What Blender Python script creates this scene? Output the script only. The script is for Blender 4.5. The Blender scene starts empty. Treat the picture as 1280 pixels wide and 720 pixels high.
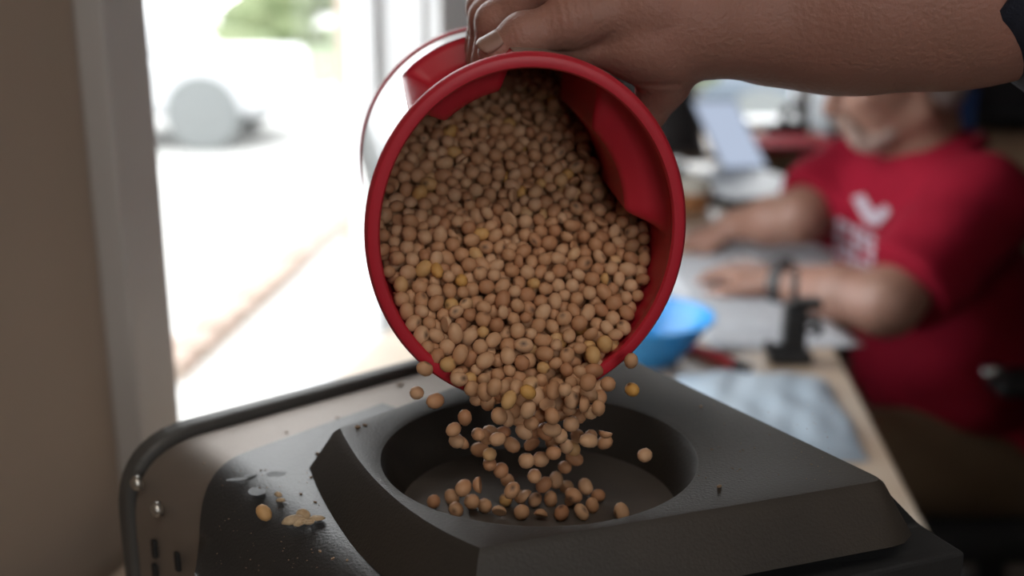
import bpy, bmesh, math, random
import numpy as np
from mathutils import Vector, Matrix
from mathutils.bvhtree import BVHTree

random.seed(7); RNG = np.random.default_rng(7)
SC = bpy.context.scene
COL = SC.collection
R = math.radians

# ------------------------------------------------------------------ camera
FPX = 1422.0; PITCH = R(15.5); ZC = 1.2746
cam_d = bpy.data.cameras.new('camera'); cam = bpy.data.objects.new('camera', cam_d); COL.objects.link(cam)
cam.location = (0, 0, ZC); cam.rotation_euler = (math.pi/2 - PITCH, 0, 0)
cam_d.sensor_width = 36; cam_d.lens = FPX*36/1280; cam_d.clip_start = .02; cam_d.clip_end = 200
cam_d.dof.use_dof = True; cam_d.dof.focus_distance = .515; cam_d.dof.aperture_fstop = 4.2
SC.camera = cam

# ------------------------------------------------------------------ world: bright overcast daylight
SKY = 6.8
w = bpy.data.worlds.new('overcast_sky'); SC.world = w; w.use_nodes = True
bg = w.node_tree.nodes['Background']; bg.inputs[0].default_value = (.97, .99, 1.0, 1); bg.inputs[1].default_value = SKY
SC.view_settings.view_transform = 'Standard'; SC.view_settings.look = 'None'
SC.view_settings.gamma = 1.0; SC.view_settings.use_curve_mapping = False
SC.view_settings.exposure = 0.0
SC.cycles.use_denoising = True
SC.cycles.max_bounces = 8; SC.cycles.diffuse_bounces = 5

FW = np.array([0, math.cos(PITCH), -math.sin(PITCH)]); UP = np.array([0, math.sin(PITCH), math.cos(PITCH)]); RT = np.array([1., 0, 0])
C0 = np.array([0, 0, ZC])
def ray(x, y): return FW + (x-640)/FPX*RT - (y-360)/FPX*UP
def onz(x, y, z):
    r = ray(x, y); return C0 + r*((z-ZC)/r[2])
def ony(x, y, d):
    r = ray(x, y); return C0 + r*(d/r[1])

# the left (window) wall runs 13.4 degrees right of the view
WA = R(13.4); WD = np.array([math.sin(WA), math.cos(WA), 0]); WN = np.array([math.cos(WA), -math.sin(WA), 0])  # WN points into the room
WP = -.60*WN
def wl(t, out=0., z=0.):       # point on the window wall: t along, out = into room
    p = WP + WD*t + WN*out; return (p[0], p[1], z)
FLOOR = 0.0; CEIL = 2.5; BACK = 4.0; REAR = -1.9; RIGHT = 2.3
def wall_t(px, py, out=0.):
    r = ray(px, py); p0 = WP+WN*out; k = ((p0-np.array([0, 0, 0]))[:2]@WN[:2])/(r[:2]@WN[:2]); return float((r[:2]*k-p0[:2])@WD[:2])
CAS0, WIN_T0, WIN_T1 = wall_t(151, 260, .03), wall_t(205, 260, .03), wall_t(478, 150, -.08)
WIN_Z0, WIN_Z1 = .60, 2.1
BW = (.50, 1.04, .765, 1.9)        # back window x0 x1 z0 z1
RW = (.1, 1.1, 1.40, 2.20)       # window in the wall behind the camera

def portal(name, loc, direction, sx, sy):
    l = bpy.data.lights.new(name, 'AREA'); l.shape = 'RECTANGLE'; l.size = sx; l.size_y = sy
    l.cycles.is_portal = True
    o = bpy.data.objects.new(name, l); COL.objects.link(o); o.location = loc
    o.rotation_euler = Vector(direction).to_track_quat('-Z', 'Z').to_euler()
portal('daylight_portal_side', wl((WIN_T0+WIN_T1)/2, -.14, (WIN_Z0+WIN_Z1)/2), WN, WIN_T1-WIN_T0, WIN_Z1-WIN_Z0)
portal('daylight_portal_back', ((BW[0]+BW[1])/2, BACK+.13, (BW[2]+BW[3])/2), (0, -1, 0), BW[1]-BW[0], BW[3]-BW[2])
portal('daylight_portal_rear', ((RW[0]+RW[1])/2, REAR-.13, (RW[2]+RW[3])/2), (0, 1, 0), RW[1]-RW[0], RW[3]-RW[2])

# ------------------------------------------------------------------ materials
def new_mat(name):
    m = bpy.data.materials.new(name); m.use_nodes = True
    nt = m.node_tree; return m, nt, nt.nodes['Principled BSDF']
def mat(name, col, rough=.5, metal=0., col2=None, scale=30., amount=.5, bump=0., bscale=None, spec=.5, sss=0., stretch=None, trans=0., detail=4., coat=0.):
    m, nt, b = new_mat(name); N = nt.nodes; L = nt.links
    b.inputs['Roughness'].default_value = rough; b.inputs['Metallic'].default_value = metal
    b.inputs['Specular IOR Level'].default_value = spec; b.inputs['Base Color'].default_value = (*col, 1)
    b.inputs['Coat Weight'].default_value = coat
    if sss: b.inputs['Subsurface Weight'].default_value = sss; b.inputs['Subsurface Radius'].default_value = (.006, .002, .001)
    if trans: b.inputs['Transmission Weight'].default_value = trans
    tc = N.new('ShaderNodeTexCoord'); mp = N.new('ShaderNodeMapping'); L.new(tc.outputs['Object'], mp.inputs[0])
    if stretch: mp.inputs['Scale'].default_value = stretch
    if col2 is not None:
        n = N.new('ShaderNodeTexNoise'); n.inputs['Scale'].default_value = scale; n.inputs['Detail'].default_value = detail
        L.new(mp.outputs[0], n.inputs['Vector'])
        r = N.new('ShaderNodeValToRGB'); r.color_ramp.elements[0].position = .5-amount*.5; r.color_ramp.elements[1].position = .5+amount*.5
        r.color_ramp.elements[0].color = (*col, 1); r.color_ramp.elements[1].color = (*col2, 1)
        L.new(n.outputs['Fac'], r.inputs[0]); L.new(r.outputs[0], b.inputs['Base Color'])
    if bump:
        n2 = N.new('ShaderNodeTexNoise'); n2.inputs['Scale'].default_value = bscale or scale; n2.inputs['Detail'].default_value = 5
        L.new(mp.outputs[0], n2.inputs['Vector'])
        bp = N.new('ShaderNodeBump'); bp.inputs['Strength'].default_value = bump; bp.inputs['Distance'].default_value = .002
        L.new(n2.outputs['Fac'], bp.inputs['Height']); L.new(bp.outputs[0], b.inputs['Normal'])
    return m
def glass_mat(name, tint=(1, 1, 1)):
    m, nt, b = new_mat(name); N = nt.nodes; L = nt.links; N.remove(b)
    t = N.new('ShaderNodeBsdfTransparent'); t.inputs[0].default_value = (*tint, 1)
    g = N.new('ShaderNodeBsdfGlossy'); g.inputs['Roughness'].default_value = .02
    lw = N.new('ShaderNodeLayerWeight'); lw.inputs[0].default_value = .5
    pw = N.new('ShaderNodeMath'); pw.operation = 'POWER'; pw.inputs[1].default_value = 5; L.new(lw.outputs['Facing'], pw.inputs[0])
    f = N.new('ShaderNodeMath'); f.operation = 'MULTIPLY_ADD'; f.inputs[1].default_value = .9; f.inputs[2].default_value = .03; L.new(pw.outputs[0], f.inputs[0])
    mx = N.new('ShaderNodeMixShader'); L.new(f.outputs[0], mx.inputs[0]); L.new(t.outputs[0], mx.inputs[1]); L.new(g.outputs[0], mx.inputs[2])
    L.new(mx.outputs[0], N['Material Output'].inputs[0]); return m
def film_mat(name, tint):
    m, nt, b = new_mat(name); N = nt.nodes; L = nt.links
    b.inputs['Base Color'].default_value = (*tint, 1); b.inputs['Roughness'].default_value = .5; b.inputs['Specular IOR Level'].default_value = .25
    t = N.new('ShaderNodeBsdfTransparent'); mx = N.new('ShaderNodeMixShader'); mx.inputs[0].default_value = .7
    L.new(t.outputs[0], mx.inputs[1]); L.new(b.outputs[0], mx.inputs[2]); L.new(mx.outputs[0], N['Material Output'].inputs[0]); return m
def paper_mat(name, line=170.):
    m, nt, b = new_mat(name); N = nt.nodes; L = nt.links
    tc = N.new('ShaderNodeTexCoord'); wv = N.new('ShaderNodeTexWave'); wv.inputs['Scale'].default_value = line/6.28; wv.bands_direction = 'Y'
    wv.inputs['Distortion'].default_value = 0
    L.new(tc.outputs['Object'], wv.inputs[0])
    n = N.new('ShaderNodeTexNoise'); n.inputs['Scale'].default_value = 160; L.new(tc.outputs['Object'], n.inputs[0])
    a = N.new('ShaderNodeMath'); a.operation = 'MULTIPLY'; L.new(wv.outputs['Fac'], a.inputs[0]); L.new(n.outputs['Fac'], a.inputs[1])
    r = N.new('ShaderNodeValToRGB'); r.color_ramp.elements[0].position = .38; r.color_ramp.elements[1].position = .46
    r.color_ramp.elements[0].color = (.56, .58, .62, 1); r.color_ramp.elements[1].color = (.2, .22, .25, 1)
    L.new(a.outputs[0], r.inputs[0]); L.new(r.outputs[0], b.inputs['Base Color']); b.inputs['Roughness'].default_value = .7; return m
def bean_mat(name, stuff):
    m, nt, b = new_mat(name); N = nt.nodes; L = nt.links
    if stuff:
        r0 = N.new('ShaderNodeAttribute'); r0.attribute_name = 'rnd'; rnd = r0.outputs['Fac']
    else:
        r0 = N.new('ShaderNodeObjectInfo'); rnd = r0.outputs['Random']
    r = N.new('ShaderNodeValToRGB'); cr = r.color_ramp
    st = [(0, (.46, .235, .125)), (.2, (.53, .295, .160)), (.5, (.58, .345, .195)), (.90, (.66, .43, .265)), (.975, (.64, .40, .17)), (1, (.66, .37, .10))]
    cr.elements[0].position = 0; cr.elements[0].color = (*st[0][1], 1); cr.elements[1].position = 1; cr.elements[1].color = (*st[-1][1], 1)
    for p, c in st[1:-1]:
        e = cr.elements.new(p); e.color = (*c, 1)
    L.new(rnd, r.inputs[0])
    tc = N.new('ShaderNodeTexCoord'); n = N.new('ShaderNodeTexNoise'); n.inputs['Scale'].default_value = 260; n.inputs['Detail'].default_value = 3
    L.new(tc.outputs['Object'], n.inputs[0])
    mx0 = N.new('ShaderNodeMixRGB'); mx0.blend_type = 'MULTIPLY'; mx0.inputs[2].default_value = (.86, .74, .66, 1)
    L.new(n.outputs['Fac'], mx0.inputs[0]); L.new(r.outputs[0], mx0.inputs[1])
    h = N.new('ShaderNodeAttribute'); h.attribute_name = 'hil'
    mx = N.new('ShaderNodeMixRGB'); mx.inputs[2].default_value = (.075, .04, .03, 1)
    L.new(h.outputs['Fac'], mx.inputs[0]); L.new(mx0.outputs[0], mx.inputs[1]); L.new(mx.outputs[0], b.inputs['Base Color'])
    b.inputs['Roughness'].default_value = .55; b.inputs['Specular IOR Level'].default_value = .35
    return m

M = {
 'wall': mat('beige_paint', (.40, .32, .255), .8, col2=(.37, .295, .235), scale=3, bump=.15, bscale=180),
 'white_wall': mat('white_paint', (.72, .73, .74), .6, col2=(.66, .67, .68), scale=4),
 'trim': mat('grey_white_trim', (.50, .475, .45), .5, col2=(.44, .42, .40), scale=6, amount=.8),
 'ceiling': mat('ceiling_paint', (.40, .38, .36), .9),
 'floor': mat('brown_vinyl_floor', (.11, .078, .056), .5, col2=(.085, .06, .042), scale=8),
 'dark_wall': mat('dark_panelling', (.035, .028, .024), .7, col2=(.025, .02, .018), scale=5),
 'glass': glass_mat('window_glass'),
 'desk': mat('beige_laminate', (.52, .45, .37), .4, col2=(.40, .29, .20), scale=5, amount=.35, detail=2),
 'wood': mat('brown_wood', (.22, .13, .075), .5, col2=(.16, .09, .05), scale=12, stretch=(1, 8, 8)),
 'plastic': mat('dark_grey_plastic', (.019, .0195, .0215), .40, col2=(.034, .032, .030), scale=14, amount=.55, bump=.12, bscale=700, spec=.5, detail=6),
 'dustplastic': mat('dusty_dark_plastic', (.015, .0138, .0125), .5, col2=(.048, .037, .028), scale=11, amount=.6, bump=.15, bscale=700, detail=7),
 'gap': mat('black_rubber', (.008, .008, .008), .7, col2=(.012, .012, .012), scale=50),
 'steel': mat('brushed_warm_steel', (.20, .165, .14), .45, .5, col2=(.25, .21, .178), scale=18, amount=.7, stretch=(1, 1, 1), bump=.05, bscale=400),
 'frame': mat('grey_frame_plastic', (.055, .053, .05), .5, col2=(.075, .07, .066), scale=20, bump=.1, bscale=600),
 'screw': mat('screw_steel', (.55, .52, .48), .25, .9, col2=(.4, .38, .35), scale=300),
 'gate': mat('dull_gate_metal', (.105, .09, .078), .5, .25, col2=(.135, .115, .098), scale=25),
 'red': mat('red_plastic', (.52, .018, .036), .45, col2=(.46, .015, .030), scale=20, bump=.05, bscale=300, spec=.5),
 'label': mat('glare_painted_label', (.15, .13, .10), .28, col2=(.21, .19, .16), scale=22, amount=.6, stretch=(1, .4, 1), bump=.08, bscale=120, coat=.4, detail=7),  # pale tone puts window glare into the colour of the glossy red label
 'label_white': mat('white_label_corner', (.75, .76, .78), .3),
 'bean': bean_mat('soybean_coat', False), 'bean_stuff': bean_mat('soybean_coat_heap', True),
 'hull': mat('dry_hull', (.55, .42, .27), .6, col2=(.42, .29, .17), scale=300),
 'bit': mat('brown_chaff', (.30, .20, .12), .7, col2=(.18, .11, .07), scale=400),
 'smudge': mat('dried_water_mark', (.060, .065, .07), .50, col2=(.03, .032, .035), scale=200, spec=.38),
 'skin': mat('weathered_skin', (.285, .145, .108), .5, col2=(.345, .163, .124), scale=38, amount=.7, bump=.35, bscale=420, sss=.12, spec=.35, detail=6),
 'skin_man': mat('man_skin', (.215, .118, .085), .5, col2=(.26, .13, .094), scale=20, sss=.1),
 'nail': mat('fingernail', (.27, .15, .112), .42, col2=(.25, .135, .10), scale=90),
 'navy': mat('navy_sleeve_cloth', (.012, .016, .03), .85, col2=(.018, .022, .04), scale=200, bump=.3, bscale=900),
 'shirt': mat('red_cotton', (.235, .005, .020), .85, col2=(.195, .004, .016), scale=9, bump=.3, bscale=60, spec=.15),
 'print': mat('pale_shirt_print', (.42, .37, .42), .8, col2=(.33, .28, .33), scale=90),
 'khaki': mat('khaki_cotton', (.14, .09, .05), .85, col2=(.11, .07, .04), scale=25),
 'hair': mat('grey_hair', (.36, .33, .31), .7, col2=(.22, .20, .19), scale=120),
 'beard': mat('white_stubble', (.36, .28, .25), .8, col2=(.23, .145, .11), scale=220),
 'eye': mat('eyeball', (.75, .72, .68), .2), 'iris': mat('iris', (.05, .06, .08), .2),
 'shoe': mat('brown_leather', (.07, .045, .03), .6), 'sole': mat('shoe_sole', (.02, .02, .02), .8),
 'black': mat('matt_black_plastic', (.010, .010, .011), .5, col2=(.016, .016, .017), scale=60),
 'black_fabric': mat('black_mesh_fabric', (.011, .011, .012), .9, col2=(.02, .02, .02), scale=300),
 'chrome': mat('chrome', (.6, .6, .62), .2, 1.),
 'blue': mat('bright_blue_plastic', (.02, .28, .66), .35, col2=(.025, .24, .58), scale=15),
 'redpen': mat('red_marker_plastic', (.70, .035, .06), .4),
 'paper': paper_mat('printed_paper'), 'blank': mat('white_paper', (.56, .58, .62), .8, col2=(.52, .54, .58), scale=9),
 'film': film_mat('bluish_plastic_film', (.46, .55, .64)),
 'silver': mat('silver_laptop_metal', (.30, .31, .33), .5, .4), 'charcoal': mat('charcoal_plastic', (.035, .03, .03), .5, col2=(.05, .04, .042), scale=8),
 'screen': mat('switched_off_screen', (.02, .018, .02), .15),
 'tub': mat('orange_brown_tub', (.42, .19, .08), .5), 'cream': mat('cream_lid', (.74, .71, .62), .5),
 'folder': mat('red_folder_card', (.36, .015, .03), .8, spec=.1), 'greybox': mat('grey_blue_device', (.30, .34, .38), .5, col2=(.25, .29, .33), scale=12),
 'concrete': mat('pale_concrete', (.42, .42, .41), .9, col2=(.36, .36, .35), scale=1.2),
 'grass': mat('lawn', (.10, .135, .065), .9, col2=(.12, .15, .08), scale=4),
 'leaf': mat('foliage', (.10, .135, .06), .8, col2=(.13, .15, .075), scale=3, bump=.8, bscale=8),
 'brick': mat('red_paver', (.24, .15, .12), .9, col2=(.30, .26, .22), scale=9),
 'carwhite': mat('white_car_paint', (.4, .41, .42), .3), 'cardark': mat('car_glass_and_tyres', (.125, .135, .135), .4),
 'carblue': mat('pale_blue_car_paint', (.075, .095, .12), .4),
 'pole': mat('weathered_pole', (.10, .10, .10), .8),
}

# ------------------------------------------------------------------ geometry helpers
class G:
    def __init__(s): s.v = []; s.f = []
    def add(s, v, f):
        o = len(s.v); s.v += [tuple(map(float, p)) for p in v]; s.f += [tuple(i+o for i in q) for q in f]; return s
    def box(s, c, size, rz=0., M4=None):
        x, y, z = [k/2 for k in size]; pts = []
        for sx, sy, sz in ((-1,-1,-1),(1,-1,-1),(1,1,-1),(-1,1,-1),(-1,-1,1),(1,-1,1),(1,1,1),(-1,1,1)):
            p = Vector((sx*x, sy*y, sz*z))
            p = (M4 @ p) if M4 else (Matrix.Rotation(rz, 3, 'Z') @ p); pts.append(p + Vector(c))
        return s.add(pts, [(0,3,2,1),(4,5,6,7),(0,1,5,4),(1,2,6,5),(2,3,7,6),(3,0,4,7)])
    def prism(s, poly, z0, z1, top=None):
        n = len(poly); top = top or poly
        v = [(p[0], p[1], z0) for p in poly] + [(p[0], p[1], z1) for p in top]
        f = [tuple(range(n))[::-1], tuple(range(n, 2*n))] + [(i, (i+1) % n, n+(i+1) % n, n+i) for i in range(n)]
        return s.add(v, f)
    def lathe(s, prof, c=(0, 0, 0), n=32, axis=None, closed=False):
        # prof list of (r, h); axis: 3x3 matrix columns (x, y, z)
        A = axis or Matrix.Identity(3); v = []; f = []
        for r, h in prof:
            for i in range(n):
                a = 2*math.pi*i/n; v.append(A @ Vector((r*math.cos(a), r*math.sin(a), h)) + Vector(c))
        m = len(prof)
        for j in range(m-1):
            for i in range(n): f.append((j*n+i, j*n+(i+1) % n, (j+1)*n+(i+1) % n, (j+1)*n+i))
        if closed:
            for i in range(n): f.append(((m-1)*n+i, (m-1)*n+(i+1) % n, (i+1) % n, i))
        else:
            if prof[0][0] > 1e-6: f.append(tuple(range(n))[::-1])
            if prof[-1][0] > 1e-6: f.append(tuple(range((m-1)*n, m*n)))
        return s.add(v, f)
    def tube(s, pts, rad, n=12):
        pts = [Vector(p) for p in pts]; rad = rad if isinstance(rad, (list, tuple)) else [rad]*len(pts)
        v = []; f = []; ref = Vector((.13, .31, .94))
        for i, p in enumerate(pts):
            t = (pts[min(i+1, len(pts)-1)] - pts[max(i-1, 0)]).normalized()
            a = t.cross(ref).normalized(); b = t.cross(a)
            for k in range(n):
                an = 2*math.pi*k/n; v.append(p + (a*math.cos(an)+b*math.sin(an))*rad[i])
        for j in range(len(pts)-1):
            for i in range(n): f.append((j*n+i, (j+1)*n+i, (j+1)*n+(i+1) % n, j*n+(i+1) % n))
        f.append(tuple(range(n))); f.append(tuple(range((len(pts)-1)*n, len(pts)*n))[::-1])
        return s.add(v, f)
    def ball(s, c, r, M3=None, sub=2):
        bm = bmesh.new(); bmesh.ops.create_icosphere(bm, subdivisions=sub, radius=1.0)
        rr = Vector(r if hasattr(r, '__len__') else (r, r, r)); M3 = M3 or Matrix.Identity(3)
        v = [M3 @ Vector((q.co.x*rr.x, q.co.y*rr.y, q.co.z*rr.z)) + Vector(c) for q in bm.verts]
        f = [tuple(x.index for x in q.verts) for q in bm.faces]; bm.free(); return s.add(v, f)

def put(name, g, m, parent=None, smooth=False, bevel=0., seg=2, fix=True, auto=None):
    me = bpy.data.meshes.new(name)
    if isinstance(g, G): me.from_pydata(g.v, [], g.f)
    else: me.from_pydata([tuple(map(float, p)) for p in g[0]], [], [tuple(map(int, q)) for q in g[1]])
    if fix:
        bm = bmesh.new(); bm.from_mesh(me); bmesh.ops.recalc_face_normals(bm, faces=bm.faces); bm.to_mesh(me); bm.free()
    # move the origin to the base of the mesh
    n = len(me.vertices); co = np.empty(n*3, np.float32); me.vertices.foreach_get('co', co); co = co.reshape(-1, 3)
    lo = co.min(0); hi = co.max(0); org = np.array([(lo[0]+hi[0])/2, (lo[1]+hi[1])/2, lo[2]])
    me.vertices.foreach_set('co', (co-org).ravel()); me.update()
    me.materials.append(M[m] if isinstance(m, str) else m)
    if smooth or auto: me.polygons.foreach_set('use_smooth', [True]*len(me.polygons))
    if auto: me.set_sharp_from_angle(angle=R(auto))
    o = bpy.data.objects.new(name, me); COL.objects.link(o)
    org = Vector(org.tolist())
    if parent is not None:
        o.parent = parent
        o.location = org - world_loc(parent)
    else: o.location = org
    if bevel:
        b = o.modifiers.new('bevel', 'BEVEL'); b.width = bevel; b.segments = seg; b.limit_method = 'ANGLE'; b.angle_limit = R(35)
    return o
def world_loc(o):
    l = Vector(o.location)
    while o.parent is not None: o = o.parent; l += o.location
    return l
def thing(name, label, cat, loc, group=None):
    o = bpy.data.objects.new(name, None); COL.objects.link(o); o.location = loc; o.empty_display_size = .02
    return tag(o, label, cat, group)
def tag(o, label, cat, group=None, kind=None):
    o['label'] = label; o['category'] = cat
    if group: o['group'] = group
    if kind: o['kind'] = kind
    return o
def struct(o, label=None):
    o['kind'] = 'structure'
    if label: o['label'] = label
    return o

# ---- signed-distance modelling: smooth unions of tapered limbs, meshed with surface nets
class Field:
    def __init__(s, lo, hi, h):
        s.lo = np.array(lo, np.float32); s.h = h
        s.n = np.ceil((np.array(hi)-np.array(lo))/h).astype(int)+1
        s.ax = [s.lo[i]+np.arange(s.n[i], dtype=np.float32)*h for i in range(3)]
        s.d = np.full(s.n, .05, np.float32)
    def sub(s, lo, hi):
        sl = []
        for i in range(3):
            a = int(max(0, math.floor((lo[i]-s.lo[i])/s.h))); b = int(min(s.n[i], math.ceil((hi[i]-s.lo[i])/s.h)+1))
            sl.append(slice(a, max(a, b)))
        X = s.ax[0][sl[0]][:, None, None]; Y = s.ax[1][sl[1]][None, :, None]; Z = s.ax[2][sl[2]][None, None, :]
        return tuple(sl), X, Y, Z
    def mix(s, sl, d, k):
        o = s.d[sl]
        if k <= 0: s.d[sl] = np.minimum(o, d); return
        hh = np.maximum(k-np.abs(o-d), 0)/k; s.d[sl] = np.minimum(o, d)-hh*hh*k*.25
    def cap(s, a, b, r0, r1, k=.01, flat=None):
        # tapered capsule; flat = (unit vector, factor) squashes the section along that vector
        a = np.array(a, float); b = np.array(b, float); m = max(r0, r1)*(1.6 if flat else 1.0)+k+3*s.h
        sl, X, Y, Z = s.sub(np.minimum(a, b)-m, np.maximum(a, b)+m)
        e = b-a; L2 = max(float(e@e), 1e-12)
        px, py, pz = X-a[0], Y-a[1], Z-a[2]
        t = np.clip((px*e[0]+py*e[1]+pz*e[2])/L2, 0, 1)
        qx, qy, qz = px-t*e[0], py-t*e[1], pz-t*e[2]
        if flat:
            u, fz = np.array(flat[0], float), flat[1]; u = u/np.linalg.norm(u)
            c = (qx*u[0]+qy*u[1]+qz*u[2])*(1/fz-1); qx, qy, qz = qx+c*u[0], qy+c*u[1], qz+c*u[2]
        d = np.sqrt(qx*qx+qy*qy+qz*qz)-(r0+(r1-r0)*t)
        s.mix(sl, d.astype(np.float32), k)
    def chain(s, pts, rad, k=.004, kk=None, flat=None):
        for i in range(len(pts)-1): s.cap(pts[i], pts[i+1], rad[i], rad[i+1], (kk if (i == 0 and kk is not None) else k), flat)
    def ell(s, c, r, axes=None, k=.01, sub=False):
        c = np.array(c, float); A = np.eye(3) if axes is None else np.array(axes, float)   # rows = axes
        m = max(r)+k+3*s.h; sl, X, Y, Z = s.sub(c-m, c+m)
        p = [X-c[0], Y-c[1], Z-c[2]]
        q = [(p[0]*A[i, 0]+p[1]*A[i, 1]+p[2]*A[i, 2])/r[i] for i in range(3)]
        k0 = np.sqrt(q[0]**2+q[1]**2+q[2]**2)
        k1 = np.sqrt((q[0]/r[0])**2+(q[1]/r[1])**2+(q[2]/r[2])**2)+1e-9
        d = (k0*(k0-1)/k1).astype(np.float32)
        if sub:
            o = s.d[sl]; hh = np.maximum(k-np.abs(-d-o), 0)/k; s.d[sl] = np.maximum(o, -d)+hh*hh*k*.25
        else: s.mix(sl, d, k)
    def mesh(s):
        d = s.d; neg = d < 0
        c = neg[:-1, :-1, :-1]; al = c.copy(); an = c.copy()
        for dx in (0, 1):
            for dy in (0, 1):
                for dz in (0, 1):
                    q = neg[dx:neg.shape[0]-1+dx, dy:neg.shape[1]-1+dy, dz:neg.shape[2]-1+dz]; al &= q; an |= q
        mixed = an & ~al; I = np.argwhere(mixed); idx = np.full(mixed.shape, -1, np.int32); idx[mixed] = np.arange(len(I))
        corner = np.array([(x, y, z) for x in (0, 1) for y in (0, 1) for z in (0, 1)])
        val = np.stack([d[I[:, 0]+q[0], I[:, 1]+q[1], I[:, 2]+q[2]] for q in corner], 1)
        acc = np.zeros((len(I), 3)); cnt = np.zeros(len(I))
        for i in range(8):
            for j in range(i+1, 8):
                if np.abs(corner[i]-corner[j]).sum() != 1: continue
                a, b = val[:, i], val[:, j]; x = (a < 0) != (b < 0)
                t = np.where(x, a/np.where(x, a-b, 1), 0)[:, None]
                acc += np.where(x[:, None], corner[i]+t*(corner[j]-corner[i]), 0); cnt += x
        V = s.lo+(I+acc/cnt[:, None])*s.h; F = []
        for ax in range(3):
            o1, o2 = [(1, 2), (2, 0), (0, 1)][ax]
            sa = [slice(None)]*3; sb = [slice(None)]*3; sa[ax] = slice(0, -1); sb[ax] = slice(1, None)
            A, B = neg[tuple(sa)], neg[tuple(sb)]; E = np.argwhere(A != B)
            ok = (E[:, o1] > 0) & (E[:, o2] > 0) & (E[:, o1] < s.n[o1]-1) & (E[:, o2] < s.n[o2]-1); E = E[ok]
            fl = A[E[:, 0], E[:, 1], E[:, 2]]
            def cell(u, v):
                q = E.copy(); q[:, o1] += u; q[:, o2] += v; return idx[q[:, 0], q[:, 1], q[:, 2]]
            q = np.stack([cell(-1, -1), cell(0, -1), cell(0, 0), cell(-1, 0)], 1)
            q[~fl] = q[~fl][:, ::-1]; F.append(q)
        F = np.concatenate(F); F = F[(F >= 0).all(1)]
        return V, F
def put_np(name, V, F, m, parent): return put(name, (V.tolist(), F.tolist()), m, parent, smooth=True, fix=False)
def unit(v): v = np.array(v, float); return v/np.linalg.norm(v)

# ================================================================== THE ROOM
def wallbox(t0, t1, z0, z1, o0=-.16, o1=0., g=None):
    g = g or G(); c = WP + WD*(t0+t1)/2 + WN*(o0+o1)/2
    return g.box((c[0], c[1], (z0+z1)/2), (t1-t0, abs(o1-o0), z1-z0), math.pi/2-WA)
T_END = (BACK - WP[1])/WD[1] + .1; T_BEG = (REAR - WP[1])/WD[1] - .1
g = G(); wallbox(T_BEG, WIN_T0, FLOOR, CEIL, g=g); wallbox(WIN_T0, WIN_T1, FLOOR, WIN_Z0, g=g); wallbox(WIN_T0, WIN_T1, WIN_Z1, CEIL, g=g)
wallbox(WIN_T1, T_END, FLOOR, CEIL, g=g)
struct(put('wall_left', g, 'wall'), 'beige painted wall with the bright window')
def lx(y, out=-.16): return WP[0]+WN[0]*out+WD[0]*(y-(WP[1]+WN[1]*out))/WD[1]
room = [(lx(REAR-.16), REAR-.16), (RIGHT+.16, REAR-.16), (RIGHT+.16, BACK+.16), (lx(BACK+.16), BACK+.16)]
struct(put('floor', G().prism(room, -.1, 0), 'floor'), 'dark brown floor')
struct(put('ceiling', G().prism(room, CEIL, CEIL+.1), 'ceiling'))
def holed(y, hole, yt):
    x0, x1, z0, z1 = hole; a, b = lx(y, -.02), RIGHT+.1; g = G()
    for (p, q, r, s_) in ((a, x0, 0, CEIL), (x1, b, 0, CEIL), (x0, x1, 0, z0), (x0, x1, z1, CEIL)):
        g.box(((p+q)/2, y+yt/2, (r+s_)/2), (q-p, abs(yt), s_-r))
    return g
struct(put('wall_back', holed(BACK, BW, .16), 'dark_wall'), 'dark wall behind the counter')
struct(put('wall_rear', holed(REAR, RW, -.16), 'wall'))
struct(put('wall_right', G().box((RIGHT+.08, (REAR+BACK)/2, CEIL/2), (.16, BACK-REAR+.3, CEIL)), 'dark_wall'))

# the side window: casings, reveal frame, sill and pane
def window_on_wall():
    win = bpy.data.objects.new('window_1', None); COL.objects.link(win); win.location = wl(WIN_T0, 0, WIN_Z0)
    struct(win, 'tall overexposed window with grey white casing beside the grain tester')
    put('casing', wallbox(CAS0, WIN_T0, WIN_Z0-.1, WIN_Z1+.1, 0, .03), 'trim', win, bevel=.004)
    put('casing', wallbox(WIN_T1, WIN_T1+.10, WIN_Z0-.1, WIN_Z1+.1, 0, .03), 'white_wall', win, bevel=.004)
    put('casing', wallbox(WIN_T0, WIN_T1, WIN_Z1, WIN_Z1+.1, 0, .03), 'white_wall', win, bevel=.004)
    put('window_sill', wallbox(WIN_T0, WIN_T1, WIN_Z0-.03, WIN_Z0+.005, -.15, .03), 'white_wall', win, bevel=.004)
    for t in (WIN_T0, WIN_T1-.010): put('jamb_lining', wallbox(t, t+.010, WIN_Z0+.006, WIN_Z1, -.079, -.001), 'white_wall', win)
    for t in (WIN_T0, WIN_T1-.03): put('sash_stile', wallbox(t, t+.03, WIN_Z0+.005, WIN_Z1, -.13, -.08), 'white_wall', win, bevel=.003)
    for z in (WIN_Z0+.005, WIN_Z1-.04): put('sash_rail', wallbox(WIN_T0+.03, WIN_T1-.03, z, z+.04, -.13, -.08), 'white_wall', win, bevel=.003)
    put('pane', wallbox(WIN_T0+.03, WIN_T1-.03, WIN_Z0+.045, WIN_Z1-.04, -.108, -.104), 'glass', win)
window_on_wall()
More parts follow.
